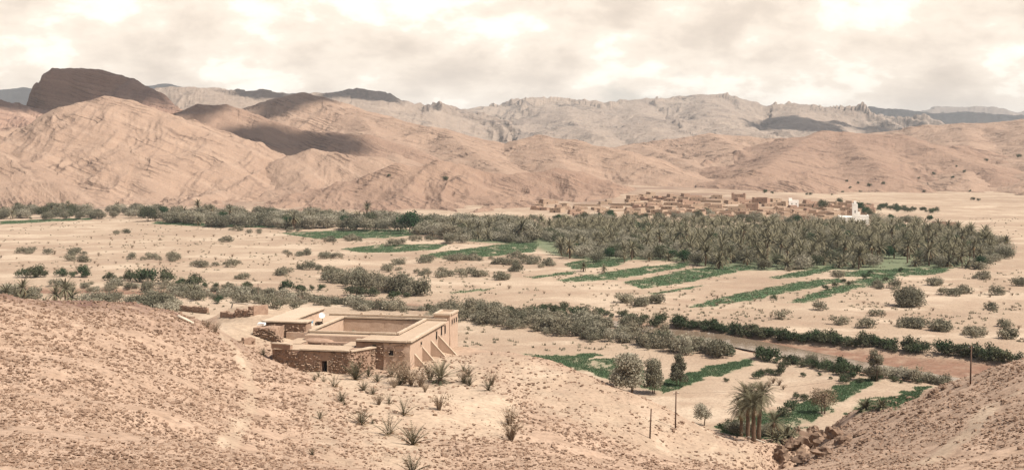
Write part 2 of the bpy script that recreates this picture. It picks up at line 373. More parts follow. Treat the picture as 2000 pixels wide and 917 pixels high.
M_BLUE = rock_material("far_grey_rock", [tuple(c * 0.8 for c in k) for k in GREY], 60.0, dipv(0.2, -0.2, 1.0), bands=0.4, bumpd=10.0)

BVH_SETS = [(GV, GF)]
def hill(name, ridges, m, x0, x1, y0, y1, nx=360, ny=200, gully=0.10, gl=55.0, strata=1.2, lam=9.0, dip=(0.42, 0.12, 1.0), rough=1.0, base=-6.0, seed=1.0, soft=3.0, cliff=None):
    """ridges: list of (slope, power, [(px, py, Y), ...]); the surface falls away from every ridge line"""
    Y = np.geomspace(y0, y1, ny)
    u = (np.linspace(x0, x1, nx) - 1000.0) / FPX
    yy, uu = np.meshgrid(Y, u, indexing='ij'); xx = uu * yy
    S = gl
    wx = xx + S * 0.22 * fbm(xx / S / 1.6, yy / S / 1.6, 3, 0.5, seed + 40); wy = yy + S * 0.22 * fbm(xx / S / 1.6, yy / S / 1.6, 3, 0.5, seed + 60)
    acc = np.zeros_like(xx); mxz = np.full(xx.shape, -1e9); zs = []; along = np.zeros_like(xx); dmin = np.full(xx.shape, 1e9)
    best = np.full(xx.shape, -1e9)
    for slope, power, pts in ridges:
        W = [PW(*p) for p in pts]; s0 = 0.0
        for a, b in zip(W[:-1], W[1:]):
            ux, uy = b[0] - a[0], b[1] - a[1]; l2 = ux * ux + uy * uy + 1e-6; ln = math.sqrt(l2)
            def dt(X_, Y_):
                t = np.clip(((X_ - a[0]) * ux + (Y_ - a[1]) * uy) / l2, 0, 1)
                return t, np.hypot(X_ - a[0] - t * ux, Y_ - a[1] - t * uy)
            t0, d0 = dt(xx, yy); t, d = dt(wx, wy)
            k = sstep(0, S * 0.7, d0); d = d0 + (d - d0) * k; t = t0 + (t - t0) * k
            zr = a[2] + t * (b[2] - a[2])
            drop = slope * (np.sqrt(d * d + (gl * 0.05) ** 2) - gl * 0.05)            # crests barely rounded
            if power == 2: drop = np.maximum(zr + 14.0, 8.0) * (1 - np.exp(-drop / np.maximum(zr + 14.0, 8.0)))   # concave flank running out into a footslope
            z = zr - drop
            zs.append(z)
            up = z > best
            best = np.where(up, z, best); along = np.where(up, s0 + t * ln + 1000 * len(zs) * 0.003, along); dmin = np.where(up, d, dmin)
            s0 += ln
    Z = np.stack(zs); mxz = Z.max(0)
    z = mxz + soft * np.log(np.exp(np.clip((Z - mxz) / soft, -30, 0)).sum(0)) - soft * 0.6
    gx = xx + 0.35 * gl * fbm(xx / gl / 1.5, yy / gl / 3, 2, 0.5, seed + 71)
    g = ridged(gx / gl / 1.3, yy / gl / 4.5, 4, 0.5, seed)
    z = z + 0.40 * gl * gully * fbm(gx / gl / 1.6, yy / gl / 5.0, 3, 0.5, seed + 33) * sstep(0, gl * 1.2, dmin) + 0.60 * gully * (g - 0.9) * np.minimum(dmin * sstep(0, gl * 0.5, dmin), gl * 1.5) * 0.8
    z = z + rough * (0.034 * gl * fbm(xx / gl, yy / gl, 5, 0.52, seed + 9) * sstep(0, gl * 0.6, dmin) + 0.009 * gl * fbm(xx / gl * 5, yy / gl * 5, 4, 0.6, seed + 19))
    # beds of rock standing out of the slope
    dn = dipv(*dip)
    s = (dn[0] * xx + dn[1] * yy + dn[2] * z) / lam + 0.9 * fbm(xx / gl / 2.5, yy / gl / 2.5, 3, 0.5, seed + 3)
    fr = s - np.floor(s); saw = np.where(fr < 0.82, fr / 0.82, (1 - fr) / 0.18)
    s2 = s * 2.7 + 3.1; fr2 = s2 - np.floor(s2); saw2 = np.where(fr2 < 0.8, fr2 / 0.8, (1 - fr2) / 0.2)
    expo = np.clip(-0.05 + 1.7 * fbm(xx / gl / 1.4, yy / gl / 1.4, 4, 0.55, seed + 23), 0, 1)
    z = z + 0.8 * strata * (0.12 + expo) * (saw + 0.35 * saw2 - 0.5)
    rock = np.clip(expo * (fr > 0.84) * 0.9, 0, 1)
    if cliff is not None: z, rock = cliff(xx, yy, z, rock)
    z = np.maximum(z, base + 2.0 * fbm(xx / 60, yy / 60, 2, 0.5, seed))
    V = np.stack([xx, yy, z], -1).reshape(-1, 3); F = grid_faces(ny, nx)
    o = struct(mesh_obj(name, V, F, m)); set_attr(o, "rock", rock)
    BVH_SETS.append((V, F))
    return o

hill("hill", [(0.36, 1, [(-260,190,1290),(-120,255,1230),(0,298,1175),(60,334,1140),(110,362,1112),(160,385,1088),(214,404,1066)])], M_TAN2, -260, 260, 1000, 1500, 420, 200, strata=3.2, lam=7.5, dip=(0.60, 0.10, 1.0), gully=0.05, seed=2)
hill("hill", [(0.37, 1, [(-60,310,1420),(0,287,1430),(60,262,1430),(110,236,1425),(160,204,1415),(205,188,1405),(255,196,1400),(330,226,1385),(440,281,1360),(537,321,1335),(600,352,1320)]),
              (0.40, 1, [(215,190,1400),(222,240,1330),(250,300,1240),(300,372,1150)])], M_TAN, -80, 720, 1010, 1700, 560, 230, gully=0.16, strata=1.6, lam=11, dip=(0.45, 0.10, 1.0), seed=5)
def mesa_cliff(xx, yy, z, rock):
    top = sstep(95, 125, z); return z, np.clip(np.maximum(rock, top * 0.8), 0, 1)
hill("mesa", [(3.2, 1, [(63,182,1930),(66,166,1930),(80,156,1928),(87,141,1925),(102,131,1925),(150,131,1925),(195,133,1925),(230,144,1925),(262,153,1930)]), (0.75, 1, [(262,153,1930),(286,168,1930),(300,180,1925),(330,200,1915),(352,213,1905),(380,238,1890),(430,262,1860)]),
              (0.34, 1, [(-300,190,1800),(-60,186,1850),(0,196,1850),(40,205,1850),(75,213,1870),(140,216,1880),(250,222,1880)]), (0.34, 1, [(30,205,1850),(60,250,1700),(100,300,1560)])], M_DARK, -200, 520, 1480, 2300, 420, 230, gully=0.3, strata=8.0, lam=15, dip=(0.2, 0.0, 1.0), rough=2.2, seed=7, soft=0.7, cliff=mesa_cliff)
hill("hill", [(0.46, 1, [(330,262,1690),(362,222,1700),(386,203,1700),(440,204,1700),(472,214,1690),(535,238,1680),(600,255,1670),(655,258,1660),(720,262,1650),(800,285,1630)]), (0.45, 1, [(500,225,1685),(520,280,1560),(530,325,1470)])], M_BROWN, 300, 860, 1380, 1950, 420, 170, gully=0.13, strata=1.6, lam=9, dip=(0.5, 0.12, 1.0), seed=9)
hill("hill", [(0.33, 1, [(440,240,2150),(490,213,2150),(545,193,2140),(590,180,2130),(625,188,2100),(652,205,2050),(700,219,2000),(765,230,1930),(846,248,1870),(965,276,1800),(1050,300,1720)]), (0.3, 1, [(700,219,2000),(740,270,1750),(790,320,1500)]), (0.3, 1, [(870,252,1860),(930,300,1600),(1010,350,1350)])], M_TAN, 420, 1160, 1240, 2500, 620, 260, gully=0.10, gl=75, strata=1.5, lam=11, dip=(0.38, 0.12, 1.0), seed=12)
hill("hill", [(0.30, 1, [(900,300,1900),(980,282,1830),(1052,264,1790),(1122,272,1700),(1175,286,1630),(1227,300,1570),(1280,324,1490),(1318,338,1440),(1380,352,1400),(1450,366,1370)]), (0.3, 1, [(1060,265,1780),(1090,310,1560),(1140,350,1340)])], M_TAN, 880, 1520, 1180, 2200, 520, 220, gully=0.09, gl=70, strata=2.0, lam=9, dip=(0.42, 0.12, 1.0), seed=15)
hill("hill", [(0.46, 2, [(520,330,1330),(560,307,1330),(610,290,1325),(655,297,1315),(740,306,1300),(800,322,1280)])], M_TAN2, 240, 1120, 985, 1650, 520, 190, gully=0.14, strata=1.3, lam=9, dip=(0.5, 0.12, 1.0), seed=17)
hill("hill", [(0.46, 2, [(600,416,1060),(650,392,1080),(700,358,1110),(722,342,1120),(776,318,1135),(812,330,1140),(856,312,1150),(900,322,1150),(965,340,1150),(1020,338,1155),(1087,328,1165),(1140,335,1170),(1192,366,1160),(1260,385,1150)])], M_BROWN, 380, 1480, 860, 1480, 760, 200, gully=0.15, gl=40, strata=1.8, lam=7, dip=(0.5, 0.12, 1.0), seed=21)
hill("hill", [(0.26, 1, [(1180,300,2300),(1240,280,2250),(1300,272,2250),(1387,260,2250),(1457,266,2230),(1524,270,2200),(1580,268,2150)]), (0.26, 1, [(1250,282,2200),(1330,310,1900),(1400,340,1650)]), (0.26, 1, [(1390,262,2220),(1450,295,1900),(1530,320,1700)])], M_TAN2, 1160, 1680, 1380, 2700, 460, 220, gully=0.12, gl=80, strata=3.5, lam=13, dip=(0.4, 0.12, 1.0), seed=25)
hill("hill", [(0.30, 1, [(1420,376,1350),(1450,352,1370),(1478,333,1380),(1510,350,1370),(1560,374,1340)]), (0.24, 1, [(1478,334,1385),(1530,300,1700),(1570,272,1900),(1608,255,1990),(1650,259,1990),(1755,262,1950),(1830,290,1800),(1900,318,1650),(1960,345,1500)]), (0.24, 1, [(1650,259,1990),(1690,300,1700),(1730,340,1480)])], M_BROWN, 1360, 2060, 1230, 2500, 520, 220, gully=0.12, gl=70, strata=2.0, lam=10, dip=(0.35, 0.12, 1.0), seed=28)
hill("hill", [(0.2, 1, [(1560,280,2700),(1640,262,2700),(1755,255,2700),(1807,244,2650),(1877,241,2600),(2000,234,2500),(2200,215,2400)]), (0.2, 1, [(1877,241,2600),(1900,290,2000),(1880,345,1500)]), (0.2, 1, [(2000,236,2500),(2060,290,1900),(2040,350,1450)]), (0.2, 1, [(2200,215,2400),(2250,300,1600),(2200,370,1200)])], M_TAN, 1560, 2300, 1230, 3300, 460, 240, gully=0.11, gl=85, strata=1.8, lam=12, dip=(0.25, 0.12, 1.0), seed=31)
# ranges behind
def far(name, m, pts, slope, x0, x1, y0, y1, seed, gl=220, extra=(), **kw):
    return hill(name, [(slope, 1, pts)] + [(slope, 1, e) for e in extra], m, x0, x1, y0, y1, kw.get('nx', 560), kw.get('ny', 120), gully=kw.get('gully', 0.22), gl=gl, strata=kw.get('strata', 6.0), lam=kw.get('lam', 45), rough=kw.get('rough', 1.8), base=-30, seed=seed, soft=8.0)
far("mountain_range", M_GREY, [(860,240,5200),(905,226,5300),(940,208,5400),(1030,207,5400),(1075,200,5500),(1100,193,5500),(1130,205,5500),(1180,210,5600),(1195,205,5600),(1225,196,5700),(1270,194,5700),(1330,190,5700),(1375,184,5700),(1420,193,5600),(1442,201,5600),(1475,204,5600),(1496,213,5600),(1550,204,5500),(1600,211,5500),(1660,222,5500),(1720,235,5400),(1800,250,5300)], 0.20, 820, 1900, 3000, 7000, 41, gl=260, ny=230, nx=900, strata=14, lam=60, rough=1.6, gully=0.28,
    extra=[[(1100,196,5450),(1120,240,4200),(1180,270,3400)], [(1375,188,5600),(1390,230,4300),(1450,262,3500)], [(1240,200,5600),(1260,240,4200),(1310,270,3400)], [(1550,206,5450),(1560,240,4300),(1600,258,3700)]])
far("mountain_range", M_GREY, [(250,200,3300),(310,172,3400),(370,170,3400),(420,178,3400),(470,184,3400),(515,174,3500),(560,190,3500),(620,182,3700),(690,178,3900),(705,176,3900),(730,186,3900),(785,212,3800),(830,205,3900),(845,203,3900),(870,216,3900),(920,232,3900)], 0.22, 200, 1000, 2300, 5200, 44, gl=170, strata=8, nx=620, ny=130,
    extra=[[(400,176,3400),(450,215,2900),(480,240,2500)], [(690,180,3900),(720,225,3200),(800,250,2700)]])
far("mountain_range", M_BLUE, [(-300,190,8000),(0,177,8000),(50,172,8000),(120,176,8000),(250,172,8000),(325,164,8000),(380,176,8000),(520,178,8000),(640,186,8000),(760,205,8000),(900,225,8000)], 0.2, -250, 900, 6000, 10000, 47, gl=420, nx=500, ny=80)
far("mountain_range", M_BLUE, [(1450,215,9000),(1475,203,9000),(1500,213,9000),(1640,215,8500),(1700,209,8500),(1760,213,8300),(1820,221,8300),(1880,218,8300),(1960,224,8200),(2060,222,8200),(2250,215,8200)], 0.2, 1400, 2300, 5500, 11000, 50, gl=420, nx=520, ny=110)
far("mountain_range", M_BLUE, [(1800,230,12000),(1870,214,12000),(1912,206,12000),(1950,211,12000),(1990,218,12000),(2040,210,12000),(2200,222,12000)], 0.2, 1750, 2250, 9500, 14000, 53, gl=500, nx=300, ny=60)

# ------------------------------------------------------------------ clouds above the frame whose shadows lie on the far slopes
def cloud_material():
    m, t, p = mat("cloud_white"); p.inputs['Base Color'].default_value = (0.85, 0.83, 0.80, 1); return m
M_CLOUD = cloud_material()
def cloud(target, h, rx, ry, seed, rot=0.0):
    """a flat-bottomed cumulus at height h whose shadow centre falls on target"""
    k = (h - target[2]) / sdir.z
    c = Vector(target) + sdir * k
    n, mth = 48, 14
    V, F = [], []
    rr = random.Random(seed); ph = rr.random() * 50
    for i in range(mth + 1):
        th = math.pi * i / mth
        for j in range(n):
            a = 2 * math.pi * j / n
            q = 1 + 0.55 * gnoise(np.array([math.cos(a) * 1.6 + ph]), np.array([math.sin(a) * 1.6 + ph]))[0] + 0.30 * gnoise(np.array([math.cos(a) * 4.5 + ph]), np.array([math.sin(a) * 4.5 + th * 2]))[0] + 0.08 * gnoise(np.array([math.cos(a) * 11 + ph]), np.array([math.sin(a) * 11 + th * 3]))[0]
            x = math.sin(th) * math.cos(a) * rx * q; y = math.sin(th) * math.sin(a) * ry * q
            z = math.cos(th) * min(rx, ry) * 0.45 * q
            if z < 0: z *= 0.35
            V.append((x * math.cos(rot) - y * math.sin(rot), x * math.sin(rot) + y * math.cos(rot), z))
    for i in range(mth):
        for j in range(n):
            F.append((i * n + j, (i + 1) * n + j, (i + 1) * n + (j + 1) % n, i * n + (j + 1) % n))
    o = struct(mesh_obj("cloud", V, F, M_CLOUD)); o.location = c
cloud(PW(115, 150, 1925), 3105, 92, 110, 3)
cloud(PW(262, 178, 1925), 3105, 55, 60, 4, 0.6)

cloud(PW(395, 215, 1700), 2835, 42, 60, 5)
cloud(PW(560, 285, 1600), 2835, 80, 75, 8, 0.5)
cloud(PW(548, 200, 2130), 3240, 85, 120, 9)
cloud(PW(20, 185, 8000), 5130, 1500, 1300, 12)
cloud(PW(705, 186, 3850), 3510, 130, 210, 14)
cloud(PW(1560, 232, 4300), 4050, 170, 420, 15)
cloud(PW(1830, 225, 8300), 5400, 1300, 1000, 17)
cloud(PW(1480, 208, 9000), 5670, 260, 900, 18)
cloud(PW(515, 182, 3500), 3510, 90, 160, 19)
cloud(PW(1750, 240, 4600), 4320, 220, 260, 21)
# ------------------------------------------------------------------ river
def water_material():
    m, t, p = mat("river_water")
    p.inputs['Base Color'].default_value = (0.20, 0.145, 0.10, 1); p.inputs['Roughness'].default_value = 0.08; p.inputs['Specular IOR Level'].default_value = 0.4
    v = obj_vec(t); bump(t, p, noise_n(t, v, 0.7, 5), 0.10, 0.8); return m
n_ = len(WATER) // 2
_top, _bot = np.array(WATER[:n_]), np.array(WATER[n_:][::-1])
def _dens(a, k=12): return np.concatenate([a[i] + (a[i + 1] - a[i]) * np.linspace(0, 1, k, endpoint=False)[:, None] for i in range(len(a) - 1)] + [a[-1:]])
_top, _bot = _dens(_top), _dens(_bot)
_V = [(*p, -0.72) for p in _top] + [(*p, -0.72) for p in _bot]; _n = len(_top)
struct(mesh_obj("river", _V, [(i, _n + i, _n + i + 1, i + 1) for i in range(_n - 1)], water_material(), smooth=False))

# ------------------------------------------------------------------ green fields: crop stands on soil that the ground sheet colours green
FIELDS = [[(545,455),(690,448),(800,448),(835,456),(760,464),(620,466)], [(665,486),(735,478),(875,476),(850,487),(760,493),(700,492)], [(818,499),(880,489),(1000,474),(1052,474),(1046,491),(960,500),(880,506)],
 [(300,432),(420,436),(560,440),(560,445),(420,443),(300,437)], [(1028,541),(1125,529),(1120,534),(1045,543)], [(1085,547),(1250,521),(1350,512),(1340,521),(1200,545),(1110,551)], [(1220,551),(1350,525),(1440,518),(1485,521),(1355,549),(1253,564)],
 [(1500,541),(1560,530),(1632,517),(1634,526),(1560,541),(1510,546)], [(1338,601),(1420,577),(1500,561),(1580,547),(1640,543),(1650,549),(1560,566),(1480,583),(1380,599)], [(1535,591),(1600,569),(1680,545),(1752,534),(1742,548),(1650,569),(1580,591)],
 [(1100,515),(1160,503),(1230,508),(1200,520),(1120,525)], [(1640,530),(1760,524),(1860,522),(1840,534),(1740,540),(1650,540)], [(880,570),(960,562),(963,564),(885,573)], [(1270,573),(1370,556),(1372,559),(1275,577)], [(0,432),(90,428),(180,425),(180,429),(90,433),(0,438)],
 [(1024,688),(1082,697),(1160,689),(1172,693),(1146,703),(1200,699),(1232,703),(1262,725),(1290,760),(1240,752),(1170,735),(1080,706)], [(1285,748),(1350,724),(1462,702),(1474,709),(1372,741),(1290,768)],
 [(1636,752),(1690,739),(1716,743),(1655,777),(1612,805),(1570,842),(1500,858),(1430,850),(1395,832),(1450,812),(1540,800)], [(1688,782),(1785,762),(1802,768),(1745,800),(1650,806)], [(1780,757),(1815,752),(1822,757),(1790,762)]]
_vx, _vy = GV[:, 0], GV[:, 1]
_green = np.zeros(len(GV))
FIELD_W = []
for f in FIELDS:
    W = []
    for k, (ax, ay) in enumerate(f):                       # walk the outline in short steps so that it follows the ground
        bx, by = f[(k + 1) % len(f)]
        for q in range(3): W.append(hit(ax + (bx - ax) * q / 3, ay + (by - ay) * q / 3)[:2])
    FIELD_W.append(W)
    xs = [p[0] for p in W]; ys = [p[1] for p in W]
    sel = np.nonzero((_vx > min(xs) - 4) & (_vx < max(xs) + 4) & (_vy > min(ys) - 8) & (_vy < max(ys) + 8))[0]
    jx = 1.3 * fbm(_vx[sel] / 5, _vy[sel] / 5, 3, 0.6, 77); jy = 2.4 * fbm(_vx[sel] / 7, _vy[sel] / 7, 3, 0.6, 99)
    _green[sel] = np.maximum(_green[sel], soft_poly(_vx[sel] + jx, _vy[sel] + jy, W, 0.5 + min(ys) / 900) * np.clip(0.95 + 0.7 * fbm(_vx[sel] / 6, _vy[sel] / 12, 4, 0.6, 55), 0.1, 1))
ground.data.attributes["green"].data.foreach_set("value", _green.astype(np.float32))
def leaf_mat(name, a, b, trans=0.25, varscale=1.2):
    m = bpy.data.materials.new(name); m.use_nodes = True; t = m.node_tree; t.nodes.clear()
    o = t.nodes.new('ShaderNodeOutputMaterial'); d = t.nodes.new('ShaderNodeBsdfDiffuse'); tr = t.nodes.new('ShaderNodeBsdfTranslucent'); mx_ = t.nodes.new('ShaderNodeMixShader'); mx_.inputs[0].default_value = trans
    oi = t.nodes.new('ShaderNodeObjectInfo')
    n = noise_n(t, obj_vec(t), varscale, 3, 0.7)
    f = math_(t, 'ADD', math_(t, 'MULTIPLY', ramp(t, n, [(0.3, (0, 0, 0)), (0.7, (1, 1, 1))]), 0.45), math_(t, 'MULTIPLY', oi.outputs['Random'], 0.55))
    c = mixc(t, f, a, b)
    L(t, c, d.inputs[0]); L(t, c, tr.inputs[0]); L(t, d.outputs[0], mx_.inputs[1]); L(t, tr.outputs[0], mx_.inputs[2]); L(t, mx_.outputs[0], o.inputs[0])
    return m
M_CROP = leaf_mat("crop_green", (0.066, 0.108, 0.056), (0.108, 0.150, 0.080), 0.2, 0.3)
rng = np.random.RandomState(5)
def tufts(P, h, wd, rs, spread=0.5):
    """three-cornered blades at points P (n,3)"""
    n = len(P); a = rs.rand(n) * 2 * np.pi; hh = h * (0.6 + 0.8 * rs.rand(n)); ww = wd * (0.6 + 0.8 * rs.rand(n))
    dx, dy = np.cos(a) * ww / 2, np.sin(a) * ww / 2
    V = np.empty((n, 3, 3)); V[:, 0] = P + np.stack([dx, dy, np.full(n, -0.02)], 1); V[:, 1] = P - np.stack([dx, dy, np.full(n, 0.02)], 1)
    V[:, 2] = P + np.stack([(rs.rand(n) - 0.5) * spread * h, (rs.rand(n) - 0.5) * spread * h, hh], 1)
    return V.reshape(-1, 3), np.arange(n * 3).reshape(-1, 3)
FIELD_LABEL = ["", "", ""]
for k, W in enumerate(FIELD_W):
    W = np.array(W); x0, y0 = W.min(0); x1, y1 = W.max(0); near = y1 < 360
    area = 0.5 * abs(np.dot(W[:, 0], np.roll(W[:, 1], 1)) - np.dot(W[:, 1], np.roll(W[:, 0], 1)))
    n = int(min(area * (34 if near else 5), 24000) * (x1 - x0) * (y1 - y0) / area)
    x = x0 + rng.rand(n) * (x1 - x0); y = y0 + rng.rand(n) * (y1 - y0)
    ok = (fbm(x / 6, y / 12, 4, 0.6, 55) > -0.75 + 0.35 * rng.rand(n)) & in_poly(x + 1.3 * fbm(x / 5, y / 5, 3, 0.6, 77), y + 2.4 * fbm(x / 7, y / 7, 3, 0.6, 99), [tuple(p) for p in W]); x, y = x[ok], y[ok]
    V, F = tufts(np.stack([x, y, gz(x, y)], 1), 0.20 if near else 0.20, 0.20 if near else 0.45, rng)
    o = mesh_obj("crop", V, F, M_CROP, smooth=False); o["kind"] = "stuff"
    tag(o, "low green irrigated crop in the plots below the farmstead" if near else "low green irrigated crop in the long plots beside the palm grove", "crop", "near green plots" if near else "far green plots")
# ------------------------------------------------------------------ adobe building kit
def plaster_mat(name, a, b, c, sc=0.7, streak=0.35):
    m, t, p = mat(name); v = obj_vec(t)
    n1 = noise_n(t, v, sc, 6, 0.65); n2 = noise_n(t, v, sc * 9, 4, 0.7)
    mp = N(t, 'ShaderNodeMapping'); mp.inputs['Scale'].default_value = (2.2, 2.2, 0.25); L(t, v, mp.inputs[0])
    n3 = noise_n(t, mp.outputs[0], 1.0, 5, 0.6)
    col = mixc(t, ramp(t, n1, [(0.35, (0, 0, 0)), (0.65, (1, 1, 1))]), a, b)
    col = mixc(t, math_(t, 'MULTIPLY', ramp(t, n3, [(0.48, (0, 0, 0)), (0.66, (1, 1, 1))]), streak), col, c)
    col = mixc(t, 1.0, col, ramp(t, n2, [(0.3, (0.86, 0.86, 0.86)), (0.7, (1.06, 1.06, 1.06))]), 'MULTIPLY')
    L(t, col, p.inputs['Base Color']); bump(t, p, math_(t, 'ADD', n2, n1), 0.06, 0.7); return m
def plain_mat(name, c, rough=0.8, var=0.12, sc=6.0):
    m, t, p = mat(name); p.inputs['Roughness'].default_value = rough
    n = noise_n(t, obj_vec(t), sc, 4, 0.6)
    L(t, mixc(t, 1.0, c, ramp(t, n, [(0.3, (1 - var,) * 3), (0.7, (1 + var,) * 3)]), 'MULTIPLY'), p.inputs['Base Color']); return m
M_WALL = plaster_mat("pink_mud_plaster", (0.40, 0.285, 0.21), (0.44, 0.32, 0.24), (0.48, 0.37, 0.285))
M_RUBBLE = plaster_mat("rubble_core", (0.26, 0.17, 0.122), (0.33, 0.225, 0.162), (0.37, 0.265, 0.195), 1.4)
M_ROOF = plaster_mat("mud_roof", (0.36, 0.265, 0.185), (0.41, 0.31, 0.225), (0.44, 0.34, 0.25), 0.4)
M_COPE = plaster_mat("pale_coping", (0.42, 0.325, 0.24), (0.47, 0.375, 0.28), (0.38, 0.285, 0.205), 0.9)
M_STONE = plaster_mat("field_stone", (0.25, 0.165, 0.118), (0.35, 0.25, 0.18), (0.19, 0.125, 0.092), 1.1, 0.4)
M_DARKWOOD = plain_mat("dark_old_wood", (0.05, 0.033, 0.024), 0.9)
M_WOOD = plain_mat("bleached_wood", (0.21, 0.15, 0.105), 0.9)
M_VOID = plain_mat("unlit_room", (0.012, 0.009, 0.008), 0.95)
M_WHITE = plain_mat("white_paint", (0.78, 0.76, 0.71), 0.6, 0.05)
M_BLUE_P = plain_mat("blue_plastic", (0.16, 0.30, 0.40), 0.5)
M_POLE = plain_mat("weathered_pole", (0.10, 0.062, 0.045), 0.9)

def hollow_prism(poly, z0, z1, seg=0.8, amp=0.05, seed=1.0, zseg=0.7, top_amp=0.0):
    """closed prism with unevenly plastered sides; poly runs counter-clockwise"""
    pts = []
    n = len(poly)
    for i in range(n):
        a, b = poly[i], poly[(i + 1) % n]; ln = math.dist(a, b); k = max(1, int(round(ln / seg)))
        for q in range(k): pts.append((a[0] + (b[0] - a[0]) * q / k, a[1] + (b[1] - a[1]) * q / k))
    nz = max(1, int(round((z1 - z0) / zseg))); V, F = [], []; m = len(pts)
    P = np.array(pts); cx, cy_ = P.mean(0)
    for r in range(nz + 1):
        z = z0 + (z1 - z0) * r / nz
        dx = amp * gnoise(P[:, 0] * 0.9 + seed, P[:, 1] * 0.9 + z * 0.8); dy = amp * gnoise(P[:, 0] * 0.9 + seed + 31, P[:, 1] * 0.9 + z * 0.8 + 7)
        tz = top_amp * gnoise(P[:, 0] * 0.7 + seed, P[:, 1] * 0.7) if (r == nz and top_amp) else np.zeros(m)
        V += [(P[i, 0] + dx[i], P[i, 1] + dy[i], z + tz[i]) for i in range(m)]
    for r in range(nz):
        for i in range(m): F.append((r * m + i, r * m + (i + 1) % m, (r + 1) * m + (i + 1) % m, (r + 1) * m + i))
    F.append(tuple(range(nz * m, nz * m + m))); F.append(tuple(range(m - 1, -1, -1)))
    return V, F
def rect(x0, x1, y0, y1): return [(x0, y0), (x1, y0), (x1, y1), (x0, y1)]
def prism(name, poly, z0, z1, m, parent, **kw):
    V, F = hollow_prism(poly, z0, z1, **kw); return mesh_obj(name, V, F, m, parent, smooth=False)
def strip(name, a, b, w, z0, z1, m, parent, seed=1.0, amp=0.03, top_amp=0.05):
    """a wall-like strip along the line a-b"""
    dx, dy = b[0] - a[0], b[1] - a[1]; l = math.hypot(dx, dy); nx, ny = -dy / l * w / 2, dx / l * w / 2
    return prism(name, [(a[0] + nx, a[1] + ny), (a[0] - nx, a[1] - ny), (b[0] - nx, b[1] - ny), (b[0] + nx, b[1] + ny)], z0, z1, m, parent, seed=seed, amp=amp, seg=0.5, top_amp=top_amp)
def join_geo(parts):
    V, F, o = [], [], 0
    for v, f in parts:
        V += list(v); F += [tuple(i + o for i in q) for q in f]; o += len(v)
    return V, F
def rock_geo(c, s, rs, flat=0.6, axis=None):
    """a small angular stone: a box with every corner pushed about"""
    V = []
    ca, sa = math.cos(rs.rand() * 6.28), math.sin(rs.rand() * 6.28); l = math.hypot(ca, sa) + 1e-6; ca /= l; sa /= l
    for k in range(8):
        x = (1 if k & 1 else -1) * s * (0.5 + 0.28 * (rs.rand() - 0.5) * 2); y = (1 if k & 2 else -1) * s * (0.42 + 0.26 * (rs.rand() - 0.5) * 2); z = (1 if k & 4 else -1) * s * flat * (0.42 + 0.3 * (rs.rand() - 0.5) * 2)
        V.append((c[0] + ca * x - sa * y, c[1] + sa * x + ca * y, c[2] + z))
    return V, [(0, 2, 3, 1), (4, 5, 7, 6), (0, 1, 5, 4), (2, 6, 7, 3), (0, 4, 6, 2), (1, 3, 7, 5)]
def stones_on(a, b, z0, z1, rs, dens=9.0, out=(0, -1), size=(0.2, 0.45)):
    """stones bedded in a wall face that runs from a to b"""
    ln = math.dist(a, b); n = int(ln * (z1 - z0) * dens); G = []
    for _ in range(n):
        t = rs.rand(); z = z0 + rs.rand() * (z1 - z0); s = size[0] + rs.rand() ** 2 * (size[1] - size[0])
        G.append(rock_geo((a[0] + (b[0] - a[0]) * t + out[0] * 0.0, a[1] + (b[1] - a[1]) * t + out[1] * 0.0, z), s, rs, 0.42))
    return G
def tube(pts, r0, r1, n=6):
    V, F = [], []; P = [Vector(p) for p in pts]; m = len(P)
    for i, p in enumerate(P):
        d = (P[min(i + 1, m - 1)] - P[max(i - 1, 0)]).normalized(); u = d.cross(Vector((0.31, 0.77, 0.55))).normalized(); v = d.cross(u)
        r = r0 + (r1 - r0) * i / (m - 1)
        for k in range(n):
            a = 2 * math.pi * k / n; V.append(tuple(p + u * (r * math.cos(a)) + v * (r * math.sin(a))))
    for i in range(m - 1):
        for k in range(n): F.append((i * n + k, i * n + (k + 1) % n, (i + 1) * n + (k + 1) % n, (i + 1) * n + k))
    F.append(tuple(range(n - 1, -1, -1))); F.append(tuple(range((m - 1) * n, m * n)))
    return V, F

# ------------------------------------------------------------------ the farmstead (local x to the right along its front, y to the back)
farm = empty("farmstead", (HA[0], HA[1], 0), HROT)
tag(farm, "large flat-roofed mud and stone farmstead around a walled courtyard on the slope", "house")
rs4 = np.random.RandomState(21)
ZR = 21.0
prism("wall", rect(-4.1, 0, 0.02, 24.4), 12, ZR, M_WALL, farm, seed=3, amp=0.07, seg=0.6)
prism("wall", rect(-8.5, -4.12, 0.3, 7.48), 12, ZR - 0.02, M_RUBBLE, farm, seed=5, amp=0.06)
prism("wall", rect(-18.5, -8.52, 5.2, 7.46), 12, ZR - 0.04, M_WALL, farm, seed=7)
prism("wall", rect(-18.45, -4.12, 24.0, 27.6), 12, ZR - 0.03, M_WALL, farm, seed=9)
prism("wall", rect(-22.4, -18.5, 7.5, 27.5), 12, ZR - 0.01, M_WALL, farm, seed=11)
prism("courtyard_floor", rect(-18.48, -4.12, 7.5, 23.98), 12, 17.9, M_ROOF, farm, seed=12, seg=2)
